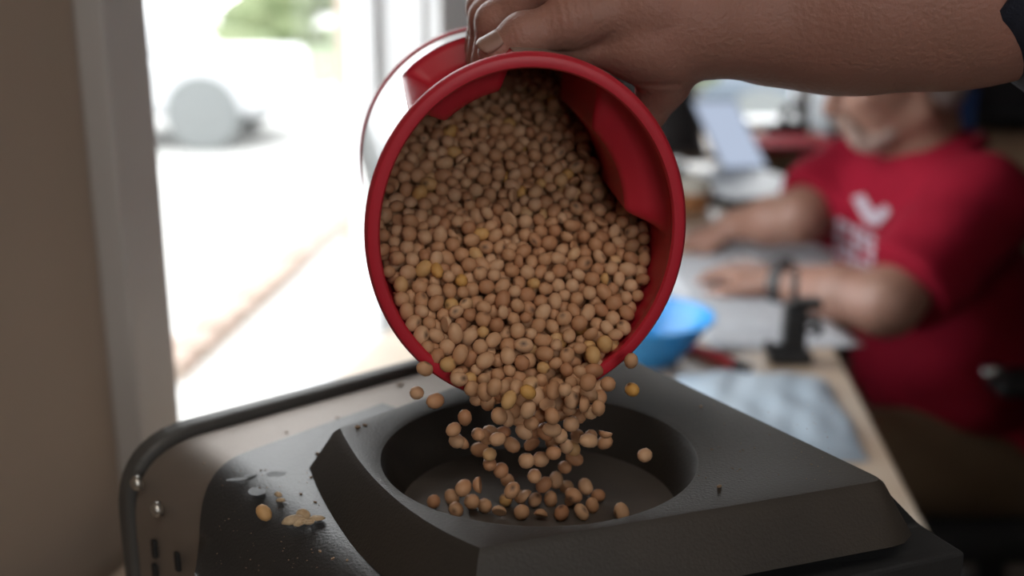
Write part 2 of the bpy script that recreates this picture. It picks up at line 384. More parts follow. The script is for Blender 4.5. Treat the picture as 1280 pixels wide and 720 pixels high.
# white tongue-and-groove boards on the wall beyond the window
bd = bpy.data.objects.new('trim_1', None); COL.objects.link(bd); bd.location = wl(WIN_T1+.1, 0, .1); struct(bd, 'white upright boards on the wall beyond the side window')
for i in range(9):
    t = WIN_T1+.105+i*.14
    put('board', wallbox(t, t+.128, FLOOR+.1, CEIL-.02, .002, .016), 'white_wall', bd, bevel=.005)
def window_flat(name, y, hole, yt, label):
    x0, x1, z0, z1 = hole; sgn = 1 if yt > 0 else -1
    win = bpy.data.objects.new(name, None); COL.objects.link(win); win.location = ((x0+x1)/2, y, z0); struct(win, label)
    for x in (x0-.04, x1+.04): put('casing', G().box((x, y-sgn*.012, (z0+z1)/2), (.08, .024, z1-z0+.16)), 'white_wall', win, bevel=.004)
    put('casing', G().box(((x0+x1)/2, y-sgn*.012, z1+.04), (x1-x0, .024, .08)), 'white_wall', win, bevel=.004)
    put('window_sill', G().box(((x0+x1)/2, y+sgn*.05, z0+.0), (x1-x0, .16, .02)), 'white_wall', win, bevel=.004)
    for x in (x0+.018, x1-.018): put('sash_stile', G().box((x, y+sgn*.09, (z0+z1)/2), (.036, .04, z1-z0-.02)), 'white_wall', win)
    put('sash_rail', G().box(((x0+x1)/2, y+sgn*.09, z1-.018), (x1-x0-.072, .04, .036)), 'white_wall', win)
    put('pane', G().box(((x0+x1)/2, y+sgn*.09, (z0+z1)/2), (x1-x0-.06, .004, z1-z0-.02)), 'glass', win)
window_flat('window_2', BACK, BW, .16, 'bright far window above the brown counter')
window_flat('window_3', REAR, RW, -.16, 'wide window behind the photographer')

# unseen ceiling lamp, added above and behind the camera to light the beans
def added_ceiling_lamp():
    c = (.15, -.55); t = thing('added_ceiling_light', 'unseen flat ceiling light added behind the camera to light the beans', 'ceiling light', (c[0], c[1], CEIL-.06))
    put('added_lamp_frame', G().box((c[0], c[1], CEIL-.025), (1.24, .36, .05)), 'white_wall', t, bevel=.004)
    m, nt, b = new_mat('added_lamp_diffuser'); b.inputs['Emission Color'].default_value = (1, .92, .82, 1); b.inputs['Emission Strength'].default_value = 8.5
    put('added_lamp_diffuser', G().box((c[0], c[1], CEIL-.054), (1.16, .28, .008)), m, t)
added_ceiling_lamp()

# ================================================================== OUTSIDE (overexposed through the side window)
struct(put('ground', G().box((-12, 14, -.2), (60, 70, .1)), 'concrete'), 'pale sunlit concrete outside the window')
struct(put('lawn', G().box((-8, 24, -.145), (40, 18, .02)), 'grass'), 'bright lawn far outside the window')
def shrub(name, c, r, label):
    t = thing(name, label, 'shrub', (c[0], c[1], -.15), 'shrubs outside the window')
    put('trunk', G().tube([(c[0], c[1], -.15), (c[0]+.05, c[1], c[2])], [.09, .05], 8), 'pole', t)
    g = G(); rr = random.Random(int(c[0]*100))
    for i in range(14):
        a = rr.uniform(0, 6.28); q = rr.uniform(0, .75)*r
        g.ball((c[0]+q*math.cos(a), c[1]+q*math.sin(a), c[2]+rr.uniform(-.45, .5)*r), (rr.uniform(.3, .5)*r,)*3, sub=2)
    put('foliage', g, 'leaf', t, smooth=True)
for px, py, d, r, lab in ((285, 85, 18, .75, 'rounded green shrub farthest left outside the window'), (365, 28, 24, 1.4, 'large pale green shrub seen high through the window'),
                          (858, 60, 6.4, .30, 'yellow green bush outside the far window')):
    p = ony(px, py, d); shrub('shrub', p, r, lab)
# a row of red pavers along a garden edge
pv = bpy.data.objects.new('trim_2', None); COL.objects.link(pv); pv.location = onz(320, 360, -.15); struct(pv, 'faint line of reddish garden edging stones outside')
A0, A1 = onz(215, 468, -.15), onz(425, 282, -.15)
for i in range(12):
    q = A0+(A1-A0)*(i/11); L = np.linalg.norm(A1-A0)/12
    put('edging_stone', G().box((q[0], q[1], -.11), (L*.9, .14, random.uniform(.07, .11)), math.atan2(A1[1]-A0[1], A1[0]-A0[0])), 'brick', pv, bevel=.01)
def car(b, label, paint):
    t = thing('parked_car', label, 'car', b)
    x, y = b[0], b[1]
    put('car_body', G().prism([(x-2.1, y), (x+1.2, y+.0), (x+1.2, y+1.7), (x-2.1, y+1.7)], .12, .62), paint, t, bevel=.12, seg=4)
    put('cabin', G().prism([(x-1.6, y+.1), (x+.4, y+.1), (x+.4, y+1.6), (x-1.6, y+1.6)], .62, 1.15, [(x-1.3, y+.25), (x, y+.25), (x, y+1.45), (x-1.3, y+1.45)]), paint, t, bevel=.06, seg=3)
    for a, c in ((-1.25, -.72), (-.62, -.05)):
        put('side_window', G().add([(x+a, y+.10, .66), (x+c, y+.10, .66), (x+c, y+.225, 1.08), (x+a, y+.225, 1.08)], [(0, 1, 2, 3)]), 'cardark', t)
    ax = Matrix(((1, 0, 0), (0, 0, -1), (0, 1, 0)))
    for wx in (-1.5, .6):
        for wy in (.08, 1.5): put('wheel', G().lathe([(.12, 0), (.3, 0), (.32, -.05), (.32, -.14), (.3, -.18), (.12, -.18)], (x+wx, y+wy-.1, .17), 24, ax), 'cardark', t)
car(onz(255, 205, -.15)+np.array([-.75, .6, 0]), 'washed-out pale car parked outside the side window', 'carwhite')
car(np.array([1.2, 8.2, -.15]), 'pale blue car parked outside the far window', 'carblue')
p = onz(243, 150, -.15); tag(put('utility_pole', G().tube([(p[0], p[1], -.15), (p[0], p[1], 4.5)], [.06, .05], 12).tube([(p[0]-.5, p[1], 4.2), (p[0]+.5, p[1], 4.2)], .03, 8), 'pole'), 'thin pole standing outside the window', 'pole')

# ================================================================== DESK AND COUNTER
DESK = .77
e0, e1 = onz(1162, 664, DESK), onz(1010, 370, DESK)
def edge_x(y): return e0[0]+(e1[0]-e0[0])*(y-e0[1])/(e1[1]-e0[1])
def wall_x(y, out=.02):
    t = (y-(WP[1]+WN[1]*out))/WD[1]; return WP[0]+WN[0]*out+WD[0]*t
D0, D1 = .22, 3.12
dk = thing('long_desk', 'long beige laminate desk running along the window wall', 'desk', ((wall_x(1.5)+edge_x(1.5))/2, 1.5, 0))
put('desk_top', G().prism([(wall_x(D0, .055), D0), (edge_x(D0), D0), (edge_x(D1), D1), (wall_x(D1, .055), D1)], DESK-.032, DESK), 'desk', dk, bevel=.004)
for y in (D0+.12, 1.32, D1-.1):
    put('desk_leg', G().box(((wall_x(y)+edge_x(y))/2+.02, y, (DESK-.032)/2), (edge_x(y)-wall_x(y)-.16, .03, DESK-.032)), 'wood', dk, bevel=.002)
# counter along the back wall
CT = .745
ck = thing('back_counter', 'brown wooden counter under the far window', 'counter', (1.45, 3.72, 0))
put('counter_top', G().box((1.40, 3.73, CT-.03), (1.75, .52, .06)), mat('tan_counter_wood', (.33, .22, .14), .5, col2=(.27, .17, .10), scale=10, stretch=(1, 8, 8)), ck, bevel=.005)
put('back_panel', G().box((1.40, 3.93, .36), (1.7, .03, .70)), 'wood', ck)
for x in (.58, 1.4, 2.22): put('side_panel', G().box((x, 3.75, .355), (.04, .36, .71)), 'wood', ck, bevel=.002)

# ================================================================== THE GRAIN TESTER
ZM = 1.05; ZP = 1.026; ZB = 1.021      # collar top, dark panel, steel plate
HC = np.array([.013, .513]); HR = .0755
def off_poly(poly, d):
    n = len(poly); out = []
    for i in range(n):
        a, b, c = np.array(poly[i-1][:2], float), np.array(poly[i][:2], float), np.array(poly[(i+1) % n][:2], float)
        u, v = unit(b-a), unit(c-b); n1, n2 = np.array([u[1], -u[0]]), np.array([v[1], -v[0]]); m = n1+n2
        out.append(tuple(b+m*d/max(.35, (1+n1@n2))))
    return out
def ccw(poly):
    a = sum(poly[i-1][0]*poly[i][1]-poly[i][0]*poly[i-1][1] for i in range(len(poly))); return poly if a > 0 else poly[::-1]
def bez(p0, p1, p2, n):
    return [tuple((1-t)**2*np.array(p0)+2*t*(1-t)*np.array(p1)+t*t*np.array(p2)) for t in np.linspace(0, 1, n)]
def rounded(poly, rad, n=6):
    out = []
    for i, p in enumerate(poly):
        r = rad[i] if hasattr(rad, '__len__') else rad
        a, b, c = np.array(poly[i-1]), np.array(p), np.array(poly[(i+1) % len(poly)])
        if r <= 0: out.append(tuple(b)); continue
        out += bez(b+unit(a-b)*r, b, b+unit(c-b)*r, n)
    return out
tester = thing('grain_tester', 'dark grey grain tester with round hopper and steel top on the desk', 'grain tester', (0, .58, DESK))
Kc = np.array([-.209, .574]); uu = np.array([math.cos(R(41)), math.sin(R(41))]); vv = np.array([.70, -.714])
P_bl = Kc; P_br = Kc+uu*.34; P_fl = Kc+vv*.235
body = [tuple(P_bl+uu*.012), tuple(P_br), (.098, .645), (.186, .495), (.200, .466), tuple(P_fl)]
body = ccw(body)
core = ccw([tuple(P_bl+uu*.05+vv*.02), tuple(P_bl+uu*.30+vv*.005), (.080, .640), (.125, .530), (.10, .475), tuple(P_fl+uu*.05-vv*.01)])
put('inner_case', G().prism(core, DESK+.012, ZB-.004), 'frame', tester, bevel=.003)
nb = np.array([-uu[1], uu[0]])
def rear_section(o0, o1, x0, x1, ztop, rad, zbot, along=None):
    # a slab with one rounded shoulder, in the plane (uu, z), extruded backwards
    prof = [(x0, zbot)] + bez((x0, ztop-rad), (x0, ztop), (x0+rad, ztop), 11) + [(x1, ztop), (x1, zbot)]
    v = []; m = len(prof); al = nb if along is None else along
    for o in (o0, o1):
        for x, z in prof:
            p = Kc+uu*x+al*o; v.append((p[0], p[1], z))
    f = [tuple(range(m)), tuple(range(m, 2*m))[::-1]]+[(i, (i+1) % m, m+(i+1) % m, m+i) for i in range(m)]
    return G().add(v, f)
put('steel_cover', rear_section(.0, .235, 0., .22, ZB, .042, DESK+.012, along=vv*np.array([1, 1])), 'steel', tester, auto=35)
put('gap_seal', rear_section(-.003, .004, .003, .335, ZB-.003, .042, DESK+.01), 'gap', tester)
put('rear_frame', rear_section(.004, .019, -.003, .345, ZB+.005, .046, DESK), 'frame', tester, bevel=.004, seg=3)
# dark plastic panel lying on the cover
pn = [onz(257, 583, ZP)[:2], onz(478, 504, ZP)[:2], (-.026, .594), (-.074, .545), (-.053, .479), (-.032, .442), (-.008, .424), tuple(P_fl+vv*-.004+uu*.012), onz(228, 655, ZP)[:2]]
pn = ccw([tuple(q) for q in pn])
prad = [.0]*len(pn)
for i, q in enumerate(pn):
    if np.linalg.norm(np.array(q)-onz(257, 583, ZP)[:2]) < 1e-6: prad[i] = .028
    if np.linalg.norm(np.array(q)-onz(228, 655, ZP)[:2]) < 1e-6: prad[i] = .022
pnr = rounded(pn, prad, 7)
pa = np.array([tuple(q) for q in pnr])
def drop(p):
    # the panel follows the rolled-over left front edge of the cover
    dd = max(.0004, (np.array(p)-Kc)@uu); return 0. if dd > .042 else .042*(1-math.sqrt(dd/.042))**2
g = G(); m = len(pnr); v = []
# fill the panel with a fine grid clipped to the outline so it can bend
bm = bmesh.new(); vs = [bm.verts.new((p[0], p[1], 0)) for p in pnr]; fc = bm.faces.new(vs); bmesh.ops.triangulate(bm, faces=[fc])
for k in range(1, 26):
    q = Kc+uu*(k*.0018)
    geo = bm.verts[:]+bm.edges[:]+bm.faces[:]
    bmesh.ops.bisect_plane(bm, geom=geo, plane_co=(q[0], q[1], 0), plane_no=(uu[0], uu[1], 0))
ext = bmesh.ops.extrude_face_region(bm, geom=bm.faces[:])
for q in [e for e in ext['geom'] if isinstance(e, bmesh.types.BMVert)]: q.co.z = 1
for q in bm.verts:
    s_ = drop((q.co.x, q.co.y)); q.co.z = (ZP if q.co.z > .5 else ZB-.003)-s_
bm.verts.index_update(); pv_ = [tuple(q.co) for q in bm.verts]; pf_ = [tuple(x.index for x in q.verts) for q in bm.faces]; bm.free()
panel = put('base_panel', (pv_, pf_), 'plastic', tester, auto=40)
# hopper hood
A = onz(425, 535, ZM)[:2]; B = onz(600, 685, ZM)[:2]; Cc = onz(1105, 600, ZM)[:2]; Dd = onz(790, 449, ZM)[:2]
ctrl = 2*onz(487, 617, ZM)[:2]-.5*(A+B)
ring = bez(A, ctrl, B, 15)+[tuple(B+(Cc-B)*.5)]+rounded([tuple(B), tuple(Cc), tuple(Dd)], [0, .006, 0], 5)[1:-1]+[tuple(Dd), (.045, .675), tuple(A+(onz(560, 487, ZM)[:2]-A)*2.1)]
def dense(poly, step):
    out = []
    for i, p in enumerate(poly):
        q = np.array(poly[(i+1) % len(poly)]); p = np.array(p); n = max(1, int(np.linalg.norm(q-p)/step))
        out += [tuple(p+(q-p)*k/n) for k in range(n)]
    return out
ring = dense(ccw(ring), .006)
def hood():
    NH = 96
    ang = lambda p: math.atan2(p[1]-HC[1], p[0]-HC[0])
    pts = [np.array(p) for p in ring]
    n = len(pts); v = []; f = []
    v += [(p[0], p[1], ZM) for p in pts]                               # 0..n top edge
    o1 = off_poly(ring, .003); v += [(p[0], p[1], ZM-.0025) for p in o1]
    o2 = off_poly(ring, .016); o2z = []
    v += [(p[0], p[1], ZP-.001) for p in o2]
    for j in range(2):
        for i in range(n): f.append((j*n+i, (j+1)*n+i, (j+1)*n+(i+1) % n, j*n+(i+1) % n))
    # lip circles
    base = 3*n; hp = [(HR+.004, ZM), (HR+.0012, ZM-.001), (HR, ZM-.004), (HR-.004, ZM-.016), (HR-.0085, ZM-.030)]
    for r, z in hp:
        for i in range(NH):
            a = 2*math.pi*i/NH-math.pi; v.append((HC[0]+r*math.cos(a), HC[1]+r*math.sin(a), z))
    for j in range(len(hp)-1):
        for i in range(NH): f.append((base+j*NH+i, base+j*NH+(i+1) % NH, base+(j+1)*NH+(i+1) % NH, base+(j+1)*NH+i))
    # bridge outline and lip by angle
    oa = sorted(range(n), key=lambda i: ang(pts[i])); ia = 0; io = 0
    outer = [(ang(pts[i]), i) for i in oa]; inner = [(-math.pi+2*math.pi*i/NH, base+i) for i in range(NH)]
    while ia < NH or io < n:
        ca = inner[ia % NH]; co = outer[io % n]
        na = inner[ia+1][0] if ia+1 < NH else inner[(ia+1) % NH][0]+2*math.pi
        no = outer[io+1][0] if io+1 < n else outer[(io+1) % n][0]+2*math.pi
        if ia < NH and (io >= n or na <= no): f.append((ca[1], co[1], inner[(ia+1) % NH][1])); ia += 1
        else: f.append((ca[1], co[1], outer[(io+1) % n][1])); io += 1
    return G().add(v, f)
hd = put('hopper_hood', hood(), 'dustplastic', tester, auto=25)
# front fascia: a sloping lower step in front of the hood
Ef, Ff = onz(1150, 655, 1.02)[:2], onz(1207, 690, 1.012)[:2]
E0 = onz(740, 722, 1.02)[:2]; d_ = unit(Ef-E0)
E_l = onz(628, 738, 1.02)[:2]; F_l = np.array([E_l[0]+.012, E_l[1]-.030])
g = G(); B2, C2 = B+d_*.004, Cc
g.add([(B2[0], B2[1], ZM-.003), (C2[0], C2[1], ZM-.003), (Ef[0], Ef[1], 1.02), (E_l[0], E_l[1], 1.02), (F_l[0], F_l[1], 1.010), (Ff[0], Ff[1], 1.012),
       (F_l[0], F_l[1], .90), (Ff[0], Ff[1], .90), (Dd[0]+.02, Dd[1], 1.02), (Dd[0]+.02, Dd[1], .90)],
      [(0, 3, 2, 1), (3, 4, 5, 2), (4, 6, 7, 5), (1, 2, 8), (2, 5, 7, 9, 8)])
put('front_fascia', g, 'plastic', tester, bevel=.0015)
put('hopper_gate', G().lathe([(0.0001, ZM-.0288), (HR-.0065, ZM-.0288), (HR-.0065, ZM-.0275), (.0001, ZM-.0270)], (HC[0], HC[1], 0), 64), 'gate', tester, auto=40)
# screws and vent slots on the left flank
nl = -uu
def on_flank(px, py):
    # plane through P_bl, containing vv and z
    r = ray(px, py); nn = np.array([nl[0], nl[1], 0]); p0 = np.array([body[0][0], body[0][1], 1.0]); p0[:2] = P_bl
    t = ((p0-C0)@nn)/(r@nn); return C0+r*t
fl_n = Vector((nl[0], nl[1], 0)); axm = fl_n.to_track_quat('Z', 'Y').to_matrix()
for px, py in ((171, 604), (196, 637)):
    p = on_flank(px, py)
    put('screw', G().lathe([(.0001, .0035), (.0025, .003), (.0042, .0012), (.0045, -.002)], p, 20, axm), 'screw', tester, smooth=True)
for px, py in ((193, 686), (194, 716), (222, 702), (229, 745)):
    p = on_flank(px, py); g = G()
    g.box((0, 0, 0), (.004, .0025, .011)); Mx = Matrix.Rotation(math.atan2(vv[1], vv[0]), 3, 'Z')
    g.v = [tuple(Mx @ Vector(q)+Vector(p)) for q in g.v]
    put('vent_slot', g, 'gap', tester, bevel=.0008)
for px, py, a, b, rz in ((321, 614, .0042, .0050, .4), (296, 599, .0055, .0016, .2), (313, 594, .0035, .0016, .5), (345, 592, .0050, .0030, .1)):
    p = onz(px, py, ZP); g = G()
    n = 20; g.add([(p[0]+a*math.cos(t)*math.cos(rz)-b*math.sin(t)*math.sin(rz), p[1]+a*math.cos(t)*math.sin(rz)+b*math.sin(t)*math.cos(rz), ZP+.00006) for t in np.linspace(0, 2*math.pi, n, endpoint=False)], [tuple(range(n))])
    put('water_mark', g, 'smudge', tester)

# ================================================================== THE RED CAN
MC = np.array([.0073, .5, 1.16]); BC = np.array([-.01316, .665, 1.1707]); CL = np.linalg.norm(BC-MC)
ca = (BC-MC)/CL; c1 = unit(np.cross(ca, [0, 0, 1.])); c2 = np.cross(c1, ca)
def sstep(x): x = np.clip(x, 0, 1); return x*x*(3-2*x)
def band(x, lo, hi, e): return sstep((x-lo+e)/e)*sstep((hi+e-x)/e)
RECESS = ((101, 125, .020, .116, .0140, 9), (6, 52, .024, .112, .020, 14))
def can_r(th, s):         # outer semi-axes along the can, then radius along angle th (deg)
    t = np.clip(s/CL, 0, 1); rx = .0708+(.0745-.0708)*t; rz = .0797+(.0745-.0797)*t
    a = np.radians(th); return 1/np.sqrt((np.cos(a)/rx)**2+(np.sin(a)/rz)**2)
def can_dip(th, s):
    d = 0
    for a, b, s0, s1, dep, e in RECESS:
        q = (th-(a+b)/2+180) % 360-180; d = d+dep*band(q, -(b-a)/2, (b-a)/2, e)*band(s, s0, s1, .008)
    return d
def can_pt(th, s, r):
    a = np.radians(th); return MC+np.multiply.outer(s, ca)+np.multiply.outer(r*np.cos(a), c1)+np.multiply.outer(r*np.sin(a), c2)
can = thing('plastic_can', 'red plastic can tipped on its side pouring soybeans, held by a hand', 'can', tuple(MC-np.array([0, 0, .08])))
def can_shell():
    NT, NS = 240, 70; th = np.arange(NT)*360/NT; ss = np.linspace(.004, CL-.004, NS); v = []; f = []
    for side, thick in ((0, 0.), (1, .0016)):
        for s in ss: v += [can_pt(t, s, can_r(t, s)-can_dip(t, s)-thick) for t in th]
        # closing base
    n = NT
    for side in (0, 1):
        o = side*NT*NS
        for j in range(NS-1):
            for i in range(n): f.append((o+j*n+i, o+j*n+(i+1) % n, o+(j+1)*n+(i+1) % n, o+(j+1)*n+i))
    for i in range(n): f.append((i, (i+1) % n, NT*NS+(i+1) % n, NT*NS+i))
    o = len(v)
    for k, (s, rr) in enumerate(((CL, -.003), (CL, -.010), (CL-.004, -.014))):
        v += [can_pt(t, s, can_r(t, s)+rr) for t in th]
    last = (NS-1)*NT
    for a_, b_ in ((last, o), (o, o+n), (o+n, o+2*n)):
        for i in range(n): f.append((a_+i, a_+(i+1) % n, b_+(i+1) % n, b_+i))
    f.append(tuple(range(o+2*n, o+3*n)))
    return v, f
put('can_body', can_shell(), 'red', can, smooth=True)
def can_ring(prof, NT=160):
    v = []; f = []; m = len(prof)
    for s, dr in prof: v += [can_pt(t, s, can_r(t, max(s, 0))+dr) for t in np.arange(NT)*360/NT]
    for j in range(m):
        for i in range(NT): f.append((j*NT+i, j*NT+(i+1) % NT, ((j+1) % m)*NT+(i+1) % NT, ((j+1) % m)*NT+i))
    return v, f
put('rim', can_ring([(.0, -.0044), (-.0014, -.0036), (-.0018, -.0010), (-.0012, .0008), (.0008, .0022), (.0045, .0024), (.0060, .0012), (.0062, -.0002), (.0090, .0004), (.0110, .0010), (.0122, .0002), (.0122, -.0012), (.006, -.0034)]), 'red', can, auto=35)
def can_label():
    NT, NS = 240, 60; th = np.arange(NT)*360/NT; ss = np.linspace(.0150, CL-.014, NS); v = []; keep = []
    for s in ss:
        for t in th:
            v.append(can_pt(t, s, can_r(t, s)+.0004)); keep.append(can_dip(t, s) < .0012)
    f = []
    for j in range(NS-1):
        for i in range(NT):
            q = (j*NT+i, j*NT+(i+1) % NT, (j+1)*NT+(i+1) % NT, (j+1)*NT+i)
            if all(keep[k] for k in q): f.append(q)
    used = sorted(set(k for q in f for k in q)); mp = {k: i for i, k in enumerate(used)}
    return [v[k] for k in used], [tuple(mp[k] for k in q) for q in f]
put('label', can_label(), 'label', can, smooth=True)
put('base_bead', can_ring([(CL-.0135, .0), (CL-.011, .0016), (CL-.004, .0016), (CL-.001, 0.), (CL-.003, -.003)]), 'red', can, smooth=True)

# ================================================================== SOYBEANS
def bean_mesh(kind, hil, seed):
    rr = random.Random(seed); bm = bmesh.new(); bmesh.ops.create_icosphere(bm, subdivisions=2, radius=1)
    sc = {'oval': (1.24, .97, .92), 'round': (1.05, 1.0, .95), 'long': (1.34, .93, .88), 'dent': (1.1, 1.0, .92), 'half': (1.12, .98, .9)}[kind]
    v = []; hv = []
    ph = [rr.uniform(0, 6.28) for _ in range(3)]
    for q in bm.verts:
        c = q.co.normalized(); x, y, z = c
        k = 1+.018*math.sin(3*x+ph[0])*math.cos(2*y+ph[1])
        if kind == 'dent': k -= .13*math.exp(-((x-.4)**2+(z-.8)**2)/.10)
        h = math.exp(-((x/.34)**4+((z)/.20)**4)) if y > 0 else 0
        k -= .05*h
        p = Vector((x*sc[0]*k, y*sc[1]*k, z*sc[2]*k))
        if kind == 'half': p.z = max(p.z, -.08+.10*(1-x*x-y*y))
        v.append(p); hv.append(h*hil)
    f = [tuple(t.index for t in q.verts) for q in bm.faces]; bm.free()
    return np.array([tuple(p) for p in v]), f, np.array(hv, np.float32)
BK = [bean_mesh('oval', .95, 1), bean_mesh('round', .7, 2), bean_mesh('oval', .1, 3), bean_mesh('long', .8, 4), bean_mesh('dent', .9, 5), bean_mesh('half', 0., 6), bean_mesh('round', 0., 8), bean_mesh('oval', 0., 9)]
BMESH = []
for i, (v, f, hv) in enumerate(BK):
    me = bpy.data.meshes.new('soybean'); me.from_pydata((v*.0034).tolist(), [], f); me.polygons.foreach_set('use_smooth', [True]*len(f))
    at = me.attributes.new('hil', 'FLOAT', 'POINT'); at.data.foreach_set('value', hv); me.materials.append(M['bean']); me.update(); BMESH.append(me)
WEI = np.array([.19, .2, .16, .09, .07, .05, .12, .12]); WEI /= WEI.sum()
def rand_rot():
    q = RNG.normal(size=4); q /= np.linalg.norm(q); a, b, c, d = q
    return np.array([[1-2*(c*c+d*d), 2*(b*c-a*d), 2*(b*d+a*c)], [2*(b*c+a*d), 1-2*(b*b+d*d), 2*(c*d-a*b)], [2*(b*d-a*c), 2*(c*d+a*b), 1-2*(b*b+c*c)]])

# the heap inside the can: beans packed under a sloping surface, pushed apart until they rest against one another
def surf(s):              # height of the heap surface in can coordinates (up from the axis)
    return np.where(s > 0, -.057+.93*s-1.2*s*s, -.057+1.6*s)
BR = .0037
lay = []; sp = .0069
for L in range(3):
    for i, s in enumerate(np.arange(-.006, CL-.010, sp*.64)):
        for x in np.arange(-.078, .079, sp):
            lay.append((x+(i % 2)*sp*.5+RNG.normal()*.0026, s+L*.0042+RNG.normal()*.0024, surf(s)-.0012-L*.0050+RNG.normal()*.0014, L))
Q = np.array(lay)
def wall_limit(Q):
    th = np.degrees(np.arctan2(Q[:, 2], Q[:, 0])); return can_r(th, Q[:, 1])-can_dip(th, np.clip(Q[:, 1], 0, CL))-.0018
def inside(Q, m): return np.hypot(Q[:, 0], Q[:, 2]) < wall_limit(Q)-m
Q = Q[inside(Q, BR*.6)]
X = Q[:, :3].copy(); rad = BR*RNG.uniform(.80, 1.12, len(X)); lay_i = Q[:, 3]
top_j = RNG.uniform(-.0022, .0022, len(X))
for it in range(44):
    if it % 4 == 0:
        D = X[:, None, :2]-X[None, :, :2]; near = (np.abs(D[..., 0]) < .0112) & (np.abs(D[..., 1]) < .0112); I_, J_ = np.where(np.triu(near, 1))
    dv = X[I_]-X[J_]; dist = np.sqrt((dv**2).sum(1))+1e-9; ov = (rad[I_]+rad[J_])*.97-dist; k = ov > 0
    mv = dv[k]/dist[k][:, None]*ov[k][:, None]*.38
    np.add.at(X, I_[k], mv); np.add.at(X, J_[k], -mv)
    X[:, 2] = np.minimum(X[:, 2], surf(X[:, 1])+top_j)
    X[:, 1] = np.clip(X[:, 1], -.010, CL-.008)
    rr = np.hypot(X[:, 0], X[:, 2]); lim = wall_limit(X)-rad*.95; sc_ = np.where(rr > lim, lim/np.maximum(rr, 1e-6), 1); X[:, 0] *= sc_; X[:, 2] *= sc_
th_ = np.degrees(np.arctan2(X[:, 2], X[:, 0])); rr = np.hypot(X[:, 0], X[:, 2]); good = np.ones(len(X), bool)
for ds in (-.0045, 0, .0045):
    for dt in (-3.5, 0, 3.5):
        sq = np.clip(X[:, 1]+ds, 0, CL); good &= rr < can_r(th_+dt, sq)-can_dip(th_+dt, sq)-.0016-rad*.55
X, rad = X[good], rad[good]
HW = MC+X[:, 1:2]*ca+X[:, 0:1]*c1+X[:, 2:3]*c2
topness = X[:, 2]-surf(X[:, 1])
# falling beans and those that already lie in the hopper, as the photograph shows them: (px, py, distance or None = on the gate, label class)
FALL = [(521,491),(544,501),(582,521),(567,537),(571,551),(607,546),(579,553),(600,562),(624,520),(640,556),(622,549),(612,541),(598,543),(633,522),(641,515),(655,540),(664,529),
 (672,538),(665,556),(682,540),(690,537),(690,520),(700,545),(714,530),(722,545),(708,558),(738,546),(736,551),(757,540),(756,553),(748,510),(738,515),(728,505),(715,500),(700,502),
 (684,505),(668,505),(652,498),(636,500),(620,496),(606,490),(596,498),(610,503),(645,484),(660,490),(676,490),(692,488),(706,487),(722,490),(736,492),(750,497),(590,486),(604,480),
 (618,484),(632,486),(712,511),(660,512),(648,523),(700,517),(676,520),(724,520),(612,580),(626,588),(658,576),(676,574),(706,584),(718,573),(692,566),(612,568),(716,560),(634,600),
 (640,613),(657,622),(668,595),(680,606),(695,600),(600,606),(579,610),(565,622),(590,627),(732,608),(717,619),(628,541),(690,552),(574,474),(588,470),(760,480),(748,484),(735,478),(720,474)]
GATE = [(542,627),(606,632),(632,625),(652,640),(664,626),(686,628),(702,641),(718,642),(744,641),(777,640),(624,640),(570,637),(676,644),(640,634),(716,630),(694,634),(588,640),(738,634)]
SINGLE = [((790, 487), .500, 'plump tan soybean falling on its own right of the stream'), ((806, 569), .498, 'small soybean falling alone farthest right above the hopper'),
          ((789, 451), .492, 'yellow soybean resting on the right of the can rim'), ((581, 522), .478, 'bright yellow soybean falling left of the stream'),
          ((531, 461), .490, 'pale soybean tipping over the left edge of the can rim')]
NIND = 300; nind = 0
def bean(P, r, kind, label, group, Rm=None):
    global nind
    o = bpy.data.objects.new('soybean', BMESH[kind]); COL.objects.link(o)
    o.matrix_world = Matrix.Translation(Vector(P.tolist() if hasattr(P, 'tolist') else P)) @ Matrix((rand_rot() if Rm is None else Rm).tolist()).to_4x4() @ Matrix.Scale(r/.0034, 4)
    tag(o, label, 'soybean', group); nind += 1; return o
placed = []
for (px, py), d, lab in SINGLE:
    P = ony(px, py, d); placed.append(P); bean(P, .0036, 2 if 'yellow' in lab else 0, lab, 'soybeans')
for px, py in FALL:
    if (px, py) == (582, 521): continue
    base = .486 if py < 500 else .486+.00012*(py-500)
    for tr in range(30):
        P = ony(px, py, base+RNG.uniform(-.012, .022))
        if all(np.linalg.norm(P-q) > .0068 for q in placed) and P[2] > ZM-.028 and np.hypot(*(P[:2]-HC)) < HR-.010: break
    placed.append(P)
    bean(P, BR*RNG.uniform(.9, 1.1), int(RNG.choice(8, p=WEI)), 'tan soybean in mid-air, falling from the red can into the hopper', 'soybeans falling into the hopper')
for px, py in GATE:
    P = onz(px, py, ZM-.0272+.0038)
    v = P[:2]-HC; rr = np.hypot(*v)
    if rr > HR-.0135: P[:2] = HC+v/rr*(HR-.0135)
    for tr in range(40):
        if all(np.linalg.norm(P-q) > .0075 for q in placed): break
        P = P+np.array([RNG.normal()*.0015, RNG.uniform(.0, .002), 0])
    placed.append(P)
    bean(P, BR*RNG.uniform(.92, 1.06), int(RNG.choice(8, p=WEI)), 'soybean lying on the metal floor inside the round hopper', 'soybeans in the hopper')
P = onz(330, 641, ZP+.0034); bean(P, .0037, 0, 'single stray soybean lying on the dark panel of the tester', 'soybeans')
cams = np.linalg.norm(HW-C0, axis=1); order = np.argsort(cams+np.where(topness > -.0030, 0, 1.))
take = set(order[:NIND-nind].tolist())
SV = []; SF = []; SR = []; SH = []; off = 0
